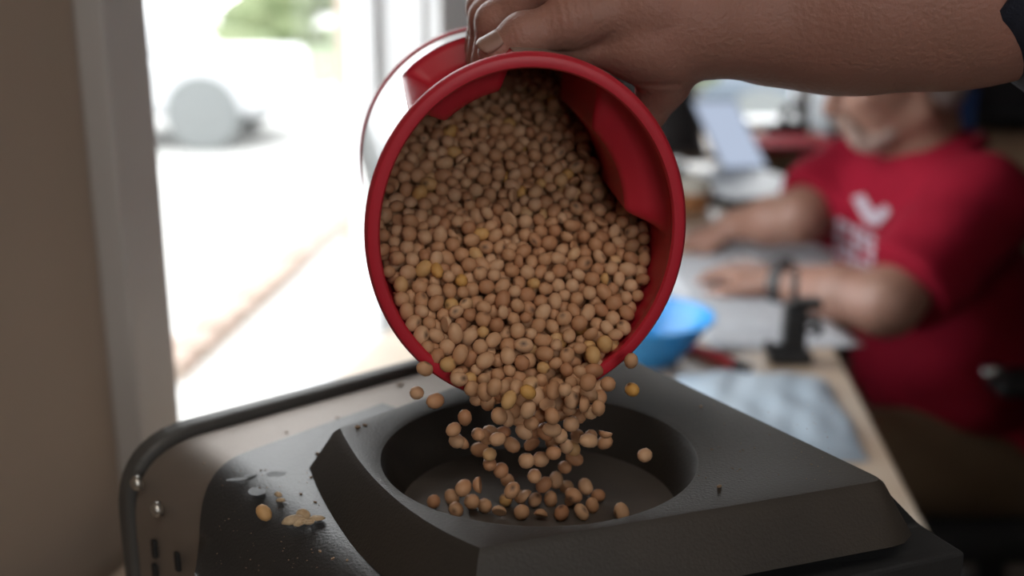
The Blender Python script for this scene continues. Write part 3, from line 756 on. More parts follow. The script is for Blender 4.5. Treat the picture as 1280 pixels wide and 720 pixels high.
for i in range(len(HW)):
    kind = int(RNG.choice(8, p=WEI)); r = rad[i]
    if i in take: bean(HW[i], r, kind, 'tan soybean heaped at the open mouth of the red can', 'soybeans at the mouth of the can'); continue
    v, f, hv = BK[kind]; v = v@rand_rot().T*r+HW[i]
    SV.append(v); SF.append(np.array(f)+off); off += len(v); SR.append(np.full(len(v), RNG.random(), np.float32)); SH.append(hv)
heap = put('soybean_heap', (np.concatenate(SV).tolist(), np.concatenate(SF).tolist()), 'bean_stuff', None, smooth=True, fix=False)
for nm, a in (('rnd', SR), ('hil', SH)):
    at = heap.data.attributes.new(nm, 'FLOAT', 'POINT'); at.data.foreach_set('value', np.concatenate(a))
tag(heap, 'deep heap of tan soybeans filling the inside of the red can', 'soybeans', kind='stuff')
print('beans', len(HW), 'individual', nind)

# chaff on the tester
def hull(P, r, seed, label):
    rr = random.Random(seed); n = 18; v = []; f = []
    flat = .75; rag = [rr.uniform(-1, 1) for _ in range(n)]
    for j in range(4):
        a = j/3*(1.45+.3*math.sin(seed))
        for i in range(n):
            t = 2*math.pi*i/n; k = r*(1+.10*rag[i]*(j/3)**2+.22*math.sin(2*t+seed)*(j/3))
            v.append((k*math.sin(a)*math.cos(t)*1.15, k*math.sin(a)*math.sin(t), k*flat*(math.cos(a))))
    for j in range(3):
        for i in range(n): f.append((j*n+i, j*n+(i+1) % n, (j+1)*n+(i+1) % n, (j+1)*n+i))
    tl = Matrix.Rotation(rr.uniform(-.5, .5)+(math.pi if rr.random() < .4 else 0), 3, 'X') @ Matrix.Rotation(rr.uniform(0, 6), 3, 'Z')
    v = [tl @ Vector(q) for q in v]; mz = min(q.z for q in v); v = [tuple(q+Vector((P[0], P[1], P[2]-mz+.0001))) for q in v]
    o = put('hull_flake', (v, f), 'hull', None, smooth=True); s_ = o.modifiers.new('thick', 'SOLIDIFY'); s_.thickness = .0003
    tag(o, label, 'hull flake', 'soybean hull flakes on the tester')
for i, (px, py, r, lab) in enumerate(((367, 652, .0042, 'dry hull flake at the left of the cluster on the dark panel'), (379, 648, .0034, 'dry hull flake standing in the middle of the cluster'),
        (396, 651, .0036, 'dry hull flake at the right of the cluster near the hood'), (375, 657, .0026, 'small hull flake at the front of the cluster'), (386, 656, .0022, 'tiny hull flake between larger ones in the cluster'),
        (348, 620, .0020, 'tiny pale hull flake lying behind the stray soybean'), (351, 626, .0018, 'tiny curled hull flake beside another behind the stray soybean'))):
    hull(onz(px, py, ZP), r, i+3, lab)
g = G(); rr = random.Random(4)
bits = [(397, 568, ZP, .0016), (389, 597, ZP, .001), (376, 618, ZP, .0009), (394, 628, ZP, .0009), (400, 690, ZP, .0011), (434, 701, ZP, .001), (416, 699, ZP, .001), (326, 588, ZP, .0008),
        (876, 509, ZM, .0013), (899, 609, ZM, .0015), (447, 535, ZM, .0020), (456, 532, ZM, .0014), (500, 482, ZB, .002), (422, 523, ZB, .001), (279, 519, ZB, .0014), (255, 580, ZB, .0009), (358, 541, ZB, .0009)]
for k in range(70):
    px, py = rr.uniform(270, 400), rr.uniform(575, 715); bits.append((px, py, ZP, rr.uniform(.0002, .0005)))
for k in range(70):
    px, py = rr.uniform(870, 1050), rr.uniform(500, 600); bits.append((px, py, ZM, rr.uniform(.0002, .0005)))
for px, py, z, r in bits:
    p = onz(px, py, z); q = G().ball(p+np.array([0, 0, r*.35]), (r*rr.uniform(.8, 1.4), r*.7, r*.45), Matrix.Rotation(rr.uniform(0, 3), 3, 'Z'), 1); g.add(q.v, q.f)
tag(put('chaff_crumbs', g, 'bit'), 'brown crumbs of chaff and dust scattered over the tester', 'chaff', kind='stuff')

# ================================================================== THE HAND AND ARM THAT HOLD THE CAN
def hand_and_arm():
    V3 = lambda px, py, d: ony(px, py, d)
    wrist = V3(968, 8, .580); fore = V3(1090, 2, .568); elbow = V3(1345, -20, .570)
    mi, mm, mr, ml = V3(815, 6, .552), V3(806, -32, .566), V3(808, -62, .584), V3(818, -84, .602)
    lo = np.array([-.035, .49, 1.155]); hi = np.array([.34, .67, 1.36])
    F = Field(lo, hi, .0012)
    up = np.array([0, -.55, .83])           # back-of-hand direction (towards the camera and up)
    # forearm, wider from top to bottom than front to back
    F.chain([wrist, V3(1020, 6, .574), fore, V3(1200, -8, .568), elbow], [.0330, .0370, .0395, .0415, .0430], k=.02, kk=.0, flat=((0, 1, 0), .80))
    # palm: metacarpals blended together
    wr = [V3(955, 36, .570), V3(957, 12, .574), V3(962, -14, .580), V3(968, -34, .588)]
    for a, b, r0, r1 in ((wr[0], mi, .0185, .0150), (wr[1], mm, .0190, .0150), (wr[2], mr, .0185, .0140), (wr[3], ml, .0170, .0125)): F.cap(a, b, r0, r1, .022)
    F.ell(V3(868, 14, .564), (.034, .018, .022), k=.02)
    # thumb mound, then the thumb going down behind the can
    tb = [V3(935, 40, .564), V3(838, 68, .558), V3(830, 106, .566), V3(804, 150, .574)]
    F.cap(tb[0], tb[1], .0165, .0125, .014)
    F.cap(V3(872, 36, .560), V3(800, 54, .553), .0160, .0130, .014)       # first web
    F.cap(V3(812, 62, .556), V3(690, 54, .556), .0125, .0085, .010)
    F.cap(V3(800, 62, .557), V3(826, 84, .562), .0130, .0125, .010)
    F.chain(tb[1:], [.0125, .0113, .0096], k=.005, kk=.008)
    # fingers
    fing = [
        ([mi, V3(716, 27, .549), V3(655, 45, .547), V3(620, 65, .546)], [.0140, .0118, .0099, .0087]),
        ([mm, V3(688, -26, .562), V3(622, 28, .573), V3(609, 78, .580)], [.0140, .0110, .0096, .0084]),
        ([mr, V3(676, -44, .582), V3(612, 22, .593), V3(602, 74, .598)], [.0135, .0105, .0092, .0082]),
        ([ml, V3(684, -56, .602), V3(606, 10, .611), V3(598, 62, .614)], [.0120, .0092, .0082, .0074]),
    ]
    for pts, rd in fing:
        F2 = Field(lo, hi, .0012)                                          # each finger smooth in itself, a crease between neighbours
        F2.chain(pts, rd, k=.004)
        F2.ell(pts[1]+np.array([0, 0, .0012]), (rd[1]*1.10, rd[1]*1.05, rd[1]*1.0), k=.006)    # knuckle
        F2.ell(pts[2], (rd[2]*1.07, rd[2]*1.05, rd[2]*1.0), k=.005)
        # blend into the palm strongly near the root, hardly at all near the tip
        X, Y, Z = F.ax[0][:, None, None], F.ax[1][None, :, None], F.ax[2][None, None, :]
        dr = np.sqrt((X-pts[0][0])**2+(Y-pts[0][1])**2+(Z-pts[0][2])**2)
        k = (.0012+.013*np.clip(1-dr/.034, 0, 1)).astype(np.float32)
        hh = np.maximum(k-np.abs(F.d-F2.d), 0)/k; F.d = np.minimum(F.d, F2.d)-hh*hh*k*.25
    # wrinkles over the index knuckle and the crease at the thumb base
    X, Y, Z = F.ax[0][:, None, None], F.ax[1][None, :, None], F.ax[2][None, None, :]
    for c, ax_, per, amp, rad_ in ((V3(716, 8, .540), unit(fing[0][0][1]-fing[0][0][0]), .0040, .00055, .0105), (V3(656, 33, .538), unit(fing[0][0][2]-fing[0][0][1]), .0030, .00035, .0065),
                                   (V3(690, -36, .552), unit(fing[1][0][1]-fing[1][0][0]), .0040, .00050, .010)):
        t = (X-c[0])*ax_[0]+(Y-c[1])*ax_[1]+(Z-c[2])*ax_[2]; q = (X-c[0])**2+(Y-c[1])**2+(Z-c[2])**2
        F.d += (amp*np.cos(2*math.pi*t/per)*np.exp(-q/rad_**2)).astype(np.float32)
    c0, c1_ = V3(792, 108, .548), V3(848, 106, .548); e = c1_-c0
    px_, py_, pz_ = X-c0[0], Y-c0[1], Z-c0[2]; t = np.clip((px_*e[0]+py_*e[1]+pz_*e[2])/(e@e), 0, 1)
    q = (px_-t*e[0])**2+((py_-t*e[1])*.35)**2+(pz_-t*e[2])**2
    F.d += (.0013*np.exp(-q/.0013**2)).astype(np.float32)
    # bones and tendons on the back of the hand
    return F.mesh(), elbow, fing
(HV, HF), ELB, FING = hand_and_arm()

# ---- a whole human figure from joints (used for the standing helper and for the seated man)
def limb_axes(f_):
    f_ = unit(f_); l = unit(np.cross([0, 0, 1.], f_)); u = np.cross(f_, l); return f_, l, u
def head_sdf(F, c, f_, s=1.0):
    # c = centre of the head (eye height), f_ = facing
    fo, le, u = limb_axes(f_); P = lambda a, b, d: c+(fo*a+le*b+u*d)*s; A = np.array([fo, le, u])
    F.ell(P(-.010, 0, .035), (.098*s, .076*s, .088*s), A, k=.02)
    F.ell(P(.025, 0, -.030), (.066*s, .060*s, .075*s), A, k=.02)
    F.ell(P(.045, 0, -.085), (.036*s, .036*s, .028*s), A, k=.025)         # chin
    for sg in (-1, 1):
        F.cap(P(-.02, sg*.052, -.06), P(.045, sg*.022, -.092), .020*s, .016*s, .02)   # jaw
        F.ell(P(.062, sg*.034, -.022), (.022*s, .022*s, .018*s), A, k=.012)            # cheek
        F.ell(P(.072, sg*.032, .020), (.022*s, .026*s, .010*s), A, k=.012)             # brow
        F.ell(P(-.012, sg*.080, -.008), (.016*s, .007*s, .030*s), A, k=.004)           # ear
        F.ell(P(.094, sg*.031, .002), (.014*s, .016*s, .011*s), A, k=.006, sub=True)   # eye socket
        F.ell(P(.093, sg*.012, -.040), (.013*s, .009*s, .009*s), A, k=.006)            # nostril
    F.cap(P(.090, 0, .010), P(.112, 0, -.034), .009*s, .013*s, .008)                  # nose
    F.ell(P(.086, 0, -.062), (.014*s, .024*s, .006*s), A, k=.005)                      # lips
    F.ell(P(.083, 0, -.074), (.013*s, .020*s, .006*s), A, k=.005)
    return P, A
def hand_sdf(F, wr, dr, nrm, s=1., curl=.35):
    # simple five-fingered hand: dr = pointing direction, nrm = back-of-hand normal
    dr = unit(dr); nrm = unit(np.array(nrm)-dr*(np.array(nrm)@dr)); sd = np.cross(nrm, dr)
    P = lambda a, b, c: wr+(dr*a+sd*b+nrm*c)*s
    for b in (-.026, -.009, .009, .026): F.cap(P(.0, b*.7, 0), P(.085, b, 0), .016*s, .0125*s, .012)
    for b, L in ((-.028, .060), (-.0095, .074), (.0095, .078), (.028, .068)):
        p0 = P(.085, b, 0); p1 = P(.085+L*.5, b*1.1, -curl*.4*L); p2 = P(.085+L*.85, b*1.12, -curl*1.3*L)
        F.chain([p0, p1, p2], [.0105*s, .0092*s, .0075*s], k=.003)
    F.chain([P(.02, .030, -.005), P(.058, .056, -.014), P(.088, .066, -.020)], [.016*s, .012*s, .009*s], k=.006, kk=.012)

# ---------------- standing helper: only the forearm and a sliver of sleeve reach the picture
SX, SY = .74, .74
def helper():
    t = thing('person', 'person with bare forearm and dark navy sleeve reaching in to tip the red can', 'person', (SX, SY, 0))
    sho = np.array([.56, .66, 1.44]); neck = np.array([SX, SY+.01, 1.52]); hips = np.array([SX+.03, SY+.02, .95])
    f_ = unit([-.9, -.25, 0]); head_c = np.array([SX-.04, SY, 1.70])
    F = Field((SX-.40, SY-.45, .0), (SX+.38, SY+.45, 1.86), .012)
    head_sdf(F, head_c, f_)
    F.cap(neck+np.array([0, 0, -.06]), head_c+np.array([.02, 0, -.06]), .062, .056, .03)
    le = unit(np.cross([0, 0, 1.], f_)); so = neck-le*.20+np.array([0, 0, -.08])
    F.ell((neck+hips)/2+np.array([0, 0, .06]), (.10, .165, .30), np.array([f_, le, [0, 0, 1]]), k=.04)
    F.cap(neck+le*.17+np.array([0, 0, -.08]), neck-le*.17+np.array([0, 0, -.08]), .055, .055, .05)
    lsh = neck+le*.20+np.array([0, 0, -.08]); rsh = so
    # the arm on the camera side reaches the can; the other hangs
    reach = min((lsh, rsh), key=lambda q: q[1]); hang = lsh if reach is rsh else rsh
    F.chain([reach, ELB+np.array([.02, 0, 0])], [.05, .043], k=.02)
    F.chain([hang, hang+np.array([.03, .02, -.30]), hang+np.array([-.03, .02, -.55])], [.05, .04, .028], k=.02)
    hand_sdf(F, hang+np.array([-.03, .02, -.56]), (-.1, 0, -1), (0, 1, 0))
    for sg in (-1, 1):
        h = hips+le*sg*.09; F.chain([h, h+np.array([-.02, 0, -.45]), h+np.array([.01, 0, -.86])], [.085, .058, .042], k=.03)
        a = h+np.array([.0, 0, -.90]); F.cap(a, a+f_*.15, .038, .032, .02)
    V, Fc = F.mesh()
    nv = len(HV); put_np('body', np.concatenate([HV, V]), np.concatenate([HF, Fc+nv]), 'skin', t)
    # clothes
    S = Field((SX-.55, SY-.5, .75), (SX+.40, SY+.5, 1.62), .012)
    S.ell((neck+hips)/2+np.array([0, 0, .05]), (.125, .19, .33), np.array([f_, le, [0, 0, 1]]), k=.05)
    S.cap(neck+le*.17+np.array([0, 0, -.085]), neck-le*.17+np.array([0, 0, -.085]), .068, .068, .06)
    S.cap(hips+np.array([0, 0, -.03]), hips+np.array([0, 0, .25]), .15, .15, .05, flat=(f_, .8))
    S.chain([reach, ELB+np.array([.052, 0, .008])], [.068, .057], k=.02)
    S.chain([hang, hang+np.array([.03, .02, -.20])], [.068, .06], k=.03)
    V, Fc = S.mesh(); put_np('shirt', V, Fc, 'navy', t)
    # sleeve hem seen at the frame edge: a thin cuff ring round the forearm
    d_ = unit(np.array([-.88, -.05, .42])); c = ony(1345, -18, .570); z = Vector(d_.tolist()); A = z.to_track_quat('Z', 'Y').to_matrix()
    put('cuff', G().lathe([(.0450, .0435), (.0485, .0440), (.0500, .040), (.0530, .0), (.0570, -.035), (.0540, -.035), (.050, .0), (.0465, .040)], c, 48, A, closed=True), 'navy', t, smooth=True)
    T = Field((SX-.30, SY-.35, .0), (SX+.35, SY+.4, 1.05), .012)
    T.cap(hips+le*.06, hips-le*.06, .135, .135, .03, flat=(f_, .85))
    for sg in (-1, 1):
        h = hips+le*sg*.09; T.chain([h, h+np.array([-.02, 0, -.45]), h+np.array([.01, 0, -.85])], [.105, .08, .068], k=.03)
    V, Fc = T.mesh(); put_np('trousers', V, Fc, mat('dark_denim', (.02, .026, .045), .9, col2=(.026, .034, .055), scale=120), t)
    for sg in (-1, 1):
        a = hips+le*sg*.09; b = Field(tuple(np.array([a[0], a[1], 0])-.25), tuple(np.array([a[0], a[1], .12])+.25), .008)
        q = np.array([a[0]+.01, a[1], .045]); b.cap(q, q+f_*.17, .046, .040, .01, flat=((0, 0, 1), .98)); V, Fc = b.mesh(); V[:, 2] = np.maximum(V[:, 2], .0)
        put_np('shoe', V, Fc, 'shoe', t)
    hb = Field(tuple(head_c-.16), tuple(head_c+.18), .008); fo, le2, u = limb_axes(f_)
    hb.ell(head_c-fo*.018+u*.048, (.100, .083, .090), np.array([fo, le2, u]), k=.01); hb.ell(head_c+fo*.10-u*.03, (.09, .12, .085), np.array([fo, le2, u]), k=.01, sub=True)
    V, Fc = hb.mesh(); put_np('hair', V, Fc, 'hair', t)
    for sg in (-1, 1):
        e = head_c+fo*.080+le2*sg*.031+u*.002; put('eye', G().ball(e, .0125), 'eye', t, smooth=True)
    # nail of the index finger
    p2, p3 = FING[0][0][2], FING[0][0][3]; ax_ = unit(p3-p2); nn = np.array([-.25, -.62, .74]); nn = unit(nn-ax_*(nn@ax_)); sd = np.cross(nn, ax_)
    c = p3+ax_*.0005; v = []; f = []
    NU, NV = 9, 9
    for i in range(NU):
        for j in range(NV):
            a = -1+2*i/(NU-1); b = -1+2*j/(NV-1); kk = math.sqrt(max(0, 1-.35*a*a))
            an = b*.78*kk; r_ = .0089-.0004*(a > .8)
            v.append(c+ax_*(a*.0062-(.0 if a < .5 else (b*b)*.0022*(a-.5)*2))+(nn*math.cos(an)+sd*math.sin(an))*r_+nn*.0001)
    for i in range(NU-1):
        for j in range(NV-1): f.append((i*NV+j, i*NV+j+1, (i+1)*NV+j+1, (i+1)*NV+j))
    o = put('fingernail', (v, f), 'nail', t, smooth=True); o['label'] = 'nail of the index finger'
    s_ = o.modifiers.new('thick', 'SOLIDIFY'); s_.thickness = .0007; s_.offset = 0
helper()
# ================================================================== THE SEATED MAN
def man():
    W = lambda px, py, d: ony(px, py, d)
    neck = W(1158, 190, 1.87); pelvis = W(1245, 545, 1.93)
    lsh = W(1230, 256, 1.74); rsh = W(1062, 222, 2.06)
    lel = W(1108, 380, 1.60); lwr = W(972, 352, 1.75); rel = W(1000, 272, 1.98); rwr = W(915, 282, 2.08)
    t = thing('person', 'man in a red t-shirt sitting at the desk and working with both hands', 'person', (pelvis[0], pelvis[1], 0))
    hc = W(1116, 92, 1.87); f_ = unit([-1, -.10, -.22])
    F = Field((.14, 1.32, .0), (1.15, 2.42, 1.34), .0075)
    P, A = head_sdf(F, hc, f_, 1.0)
    F.cap(neck+np.array([.02, 0, -.08]), P(-.035, 0, -.055), .066, .060, .03)
    chest = (lsh+rsh)/2+np.array([.03, .01, -.10]); mid = chest*.5+pelvis*.5
    fd = unit(np.cross([0, 0, 1.], rsh-lsh)); fd[2] = 0; fd = unit(fd)
    if fd[0] > 0: fd = -fd
    sd = unit(np.cross([0, 0, 1.], fd))
    F.ell(chest, (.10, .15, .17), np.array([fd, sd, [0, 0, 1]]), k=.05); F.ell(mid, (.115, .15, .18), np.array([fd, sd, [0, 0, 1]]), k=.05)
    F.ell(pelvis, (.12, .16, .12), np.array([fd, sd, [0, 0, 1]]), k=.05)
    F.cap(lsh, rsh, .05, .05, .05)
    F.chain([lsh, lel, lel*.6+lwr*.4, lwr], [.054, .046, .044, .029], k=.02); F.chain([rsh, rel, rel*.6+rwr*.4, rwr], [.054, .046, .044, .029], k=.02)
    hand_sdf(F, lwr, W(885, 328, 1.86)-lwr, (.1, -.3, 1.)); hand_sdf(F, rwr, W(868, 300, 2.10)-rwr, (.1, -.2, 1.), curl=.5)
    legs = []
    for sg in (-1, 1):
        h = pelvis+sd*sg*.085+np.array([0, 0, -.03]); k_ = np.array([h[0]-.40, h[1]+sg*sd[1]*.07-.03, .50]); an = np.array([k_[0]+.04, k_[1], .09]); legs.append((h, k_, an))
        F.chain([h, k_, k_*.6+an*.4, an], [.085, .060, .054, .038], k=.03); F.cap(an+np.array([.02, 0, -.045]), an+np.array([-.16, 0, -.055]), .036, .030, .02)
    V, Fc = F.mesh(); put_np('body', V, Fc, 'skin_man', t)
    # red t-shirt
    S = Field((.40, 1.38, .38), (1.15, 2.42, 1.12), .0085)
    ax3 = np.array([fd, sd, [0, 0, 1]])
    S.ell(chest, (.125, .185, .175), ax3, k=.05); S.ell(mid+fd*.03, (.150, .185, .20), ax3, k=.06); S.ell(pelvis+np.array([0, 0, .03]), (.145, .19, .12), ax3, k=.05)
    S.cap(lsh, rsh, .066, .066, .06)
    S.cap(neck+np.array([.02, 0, -.075]), neck+np.array([.012, 0, -.03]), .088, .078, .03)
    S.cap(lsh, lsh+(lel-lsh)*.95, .080, .078, .03); S.cap(rsh, rsh+(rel-rsh)*.95, .076, .074, .03)
    # neckline and sleeve openings
    S.cap  # (kept simple: the collar is trimmed by the neck, the sleeves by a clean hem)
    X, Y, Z = S.ax[0][:, None, None], S.ax[1][None, :, None], S.ax[2][None, None, :]
    for sh, el, k in ((lsh, lel, .86), (rsh, rel, .82)):
        ax_ = unit(el-sh); q = sh+(el-sh)*k; dd = (X-q[0])*ax_[0]+(Y-q[1])*ax_[1]+(Z-q[2])*ax_[2]
        rr_ = np.sqrt((X-q[0])**2+(Y-q[1])**2+(Z-q[2])**2)
        S.d = np.where(rr_ < .115, np.maximum(S.d, dd), S.d)
    fold = .004*np.sin(55*Z+30*X)*np.sin(21*Y+9)+.003*np.sin(38*(X-Z)+3); S.d = (S.d+fold).astype(np.float32)
    V, Fc = S.mesh(); sh_o = put_np('shirt', V, Fc, 'shirt', t)
    # collar band
    a = Vector((P(-.035, 0, -.055)-neck).tolist()).normalized(); Am = a.to_track_quat('Z', 'Y').to_matrix()
    put('collar', G().lathe([(.070, .0), (.080, -.006), (.084, -.016), (.082, -.024), (.070, -.02)], neck+np.array([.010, 0, .018]), 40, Am, closed=True), 'shirt', t, smooth=True)
    # print on the chest, laid onto the shirt
    bv = BVHTree.FromPolygons([tuple(map(float, p)) for p in V], [tuple(map(int, q)) for q in Fc])
    def lay(px, py):
        r = ray(px, py); h = bv.ray_cast(Vector(C0.tolist()), Vector(unit(r).tolist()))
        if h[0] is None: return None
        return h[0]-Vector(unit(r).tolist())*.003
    def patch(name, quads):
        g = G()
        for q in quads:
            nx, ny = 5, 4; v = []
            for i in range(nx+1):
                for j in range(ny+1):
                    a_, b_ = i/nx, j/ny; x = (1-b_)*((1-a_)*q[0][0]+a_*q[1][0])+b_*((1-a_)*q[3][0]+a_*q[2][0]); y = (1-b_)*((1-a_)*q[0][1]+a_*q[1][1])+b_*((1-a_)*q[3][1]+a_*q[2][1])
                    v.append(lay(x, y))
            if any(k is None for k in v): continue
            g.add(v, [(i*(ny+1)+j, (i+1)*(ny+1)+j, (i+1)*(ny+1)+j+1, i*(ny+1)+j+1) for i in range(nx) for j in range(ny)])
        if g.v: o_ = put(name, g, 'print', sh_o, smooth=True); o_['label'] = 'pale print on the red shirt'
    patch('shirt_emblem', [[(1065, 247), (1079, 243), (1093, 266), (1083, 279)], [(1093, 266), (1106, 256), (1113, 265), (1097, 283)], [(1083, 278), (1093, 265), (1098, 268), (1096, 283)]])
    rows = []
    for r_ in range(4):
        y0 = 272+r_*12.5
        for c_ in range(5):
            if (r_*5+c_) % 7 == 6: continue
            x0 = 1046+c_*10-r_*.8; yy = y0+c_*5.0
            rows.append([(x0, yy), (x0+8, yy+3.8), (x0+7.2, yy+13), (x0-.8, yy+9.4)])
    patch('shirt_lettering', rows)
    # trousers
    T = Field((.24, 1.45, .05), (1.15, 2.45, .75), .009)
    T.ell(pelvis+np.array([0, 0, -.02]), (.14, .185, .115), ax3, k=.04)
    for h, k_, an in legs: T.chain([h, k_, an+np.array([0, 0, .04])], [.105, .082, .068], k=.03)
    V, Fc = T.mesh(); put_np('trousers', V, Fc, 'khaki', t)
    for h, k_, an in legs:
        B_ = Field((an[0]-.3, an[1]-.12, -.02), (an[0]+.14, an[1]+.12, .16), .007)
        q = np.array([an[0]+.025, an[1], .045]); B_.cap(q, q+np.array([-.19, 0, -.004]), .047, .040, .01); V, Fc = B_.mesh(); V[:, 2] = np.maximum(V[:, 2], 0)
        put_np('shoe', V, Fc, 'shoe', t)
    # hair, beard, eyes
    fo, le, u = A
    H = Field(tuple(hc-.17), tuple(hc+.19), .006)
    H.ell(P(-.018, 0, .040), (.100, .083, .092), A, k=.01); H.ell(P(-.055, 0, -.03), (.060, .074, .060), A, k=.02)
    H.ell(P(.115, 0, .0), (.115, .13, .115), A, k=.01, sub=True); H.ell(P(.0, .085, -.02), (.030, .03, .036), A, k=.006, sub=True); H.ell(P(.0, -.085, -.02), (.030, .03, .036), A, k=.006, sub=True)
    V, Fc = H.mesh(); put_np('hair', V, Fc, 'hair', t)
    Bd = Field(tuple(hc-.18), tuple(hc+.17), .005)
    Bd.ell(P(.047, 0, -.087), (.040, .040, .032), A, k=.02)
    for sg in (-1, 1): Bd.cap(P(.030, sg*.036, -.082), P(.050, sg*.020, -.093), .0185, .0185, .02)
    Bd.cap(P(.094, -.022, -.058), P(.094, .022, -.058), .0065, .0065, .004); Bd.cap(P(.094, -.022, -.058), P(.080, -.030, -.080), .007, .009, .006); Bd.cap(P(.094, .022, -.058), P(.080, .030, -.080), .007, .009, .006)
    V, Fc = Bd.mesh(); put_np('beard', V, Fc, 'beard', t)
    for sg in (-1, 1):
        e = P(.080, sg*.031, .002); eo = put('eye', G().ball(e, .0125), 'eye', t, smooth=True); put('iris', G().ball(e+fo*.0095, (.0045,)*3), 'iris', eo, smooth=True)
    # wrist watch on the near arm
    ax_ = unit(lwr-lel); c = lwr-ax_*.015; Am = Vector(ax_.tolist()).to_track_quat('Z', 'Y').to_matrix()
    wa = thing('wristwatch', 'black wristwatch on the near wrist of the seated man', 'watch', tuple(c))
    put('strap', G().lathe([(.0325, -.011), (.0355, -.011), (.0355, .011), (.0325, .011)], c, 36, Am, closed=True), 'black', wa, smooth=False)
    nn = unit(np.array([-.1, -.5, .9])-ax_*(np.array([-.1, -.5, .9])@ax_)); An = Vector(nn.tolist()).to_track_quat('Z', 'Y').to_matrix()
    put('watch_case', G().lathe([(.0001, .010), (.014, .010), (.019, .006), (.019, 0), (.017, -.004)], c+nn*.034, 28, An), 'charcoal', wa, auto=40)
    return pelvis
PEL = man()

# ================================================================== OFFICE CHAIR
def chair():
    cx, cy = PEL[0]+.02, PEL[1]+.0; t = thing('office_chair', 'black office chair with armrests carrying the man in red', 'chair', (cx, cy, 0))
    put('seat', G().box((cx-.03, cy, .355), (.46, .48, .07)), 'black_fabric', t, bevel=.03, seg=4)
    put('backrest', G().prism([(cx+.24, cy-.21), (cx+.30, cy-.17), (cx+.315, cy), (cx+.30, cy+.17), (cx+.24, cy+.21), (cx+.26, cy)], .46, .92), 'black_fabric', t, bevel=.015, seg=3)
    put('back_support', G().tube([(cx+.05, cy, .31), (cx+.27, cy, .32), (cx+.33, cy, .42), (cx+.325, cy, .66)], [.022, .022, .02, .016]), 'black', t, smooth=True)
    for sg in (-1, 1):
        y = cy+sg*.285
        ar = put('armrest', G().box((cx-.02, y, .668), (.30, .07, .035)), 'black', t, bevel=.015, seg=3)
        put('armrest_post', G().tube([(cx+.0, cy+sg*.20, .315), (cx+.0, y, .34), (cx-.005, y, .65)], [.018, .02, .018]), 'black', t, smooth=True)
        put('adjuster_knob', G().lathe([(.0001, .012), (.016, .010), (.018, -.004)], (cx-.17, y-.002, .685), 20), 'chrome', ar, smooth=True)
    put('gas_column', G().tube([(cx, cy, .09), (cx, cy, .33)], [.03, .024], 16), 'black', t, smooth=True)
    for k in range(5):
        a = 2*math.pi*k/5+.3; e = (cx+.29*math.cos(a), cy+.29*math.sin(a), .072)
        lg = put('base_leg', G().tube([(cx, cy, .105), e], [.026, .016], 10), 'black', t, smooth=True)
        ax_ = Vector((-math.sin(a), math.cos(a), 0)).to_track_quat('Z', 'Y').to_matrix()
        put('castor', G().lathe([(.006, -.02), (.026, -.02), (.03, -.014), (.03, .014), (.026, .02), (.006, .02)], (e[0], e[1], .031), 20, ax_), 'black', lg)
chair()

# ================================================================== THINGS ON THE DESK
def zrot(v, c, a):
    m = Matrix.Rotation(a, 3, 'Z'); return [tuple(m @ (Vector(q)-Vector(c))+Vector(c)) for q in v]
def bowl():
    c = (.178, 1.46, DESK); t = put('blue_bowl', G().lathe([(.0001, .0), (.045, .0), (.048, .004), (.070, .030), (.088, .057), (.0925, .0605), (.094, .0635), (.0915, .0645), (.086, .059), (.067, .031), (.045, .0075), (.0001, .006)], c, 56), 'blue', auto=40)
    tag(t, 'bright blue plastic bowl on the desk behind the red can', 'bowl')
bowl()
def sheet(px, py, wdt, hgt, rz, label, m, dz=0., curl=0.):
    c = onz(px, py, DESK); nx, ny = 10, 10; v = []
    for i in range(nx+1):
        for j in range(ny+1):
            a, b = -1+2*i/nx, -1+2*j/ny; v.append((a*wdt/2, b*hgt/2, .0008+dz+curl*max(0, a*b)**2))
    f = [(i*(ny+1)+j, (i+1)*(ny+1)+j, (i+1)*(ny+1)+j+1, i*(ny+1)+j+1) for i in range(nx) for j in range(ny)]
    o = put('paper_sheet', (v, f), m, smooth=True); o.location = (c[0], c[1], DESK+.0008+dz); o.rotation_euler = (0, 0, rz)
    s_ = o.modifiers.new('thick', 'SOLIDIFY'); s_.thickness = .0004; s_.offset = 1
    return tag(o, label, 'paper', 'papers on the desk')
sheet(945, 400, .215, .28, R(8), 'printed sheet lying on the desk behind the black clamp stand', 'paper', 0., .004)
sheet(905, 378, .215, .28, R(-14), 'printed sheet partly under another, behind the blue bowl', 'paper', .0012)
sheet(960, 312, .215, .28, R(20), 'white sheet between the forearms of the man', 'blank', .0, .006)
sheet(905, 345, .20, .28, R(2), 'white sheet under the hands of the man', 'blank', .0026)
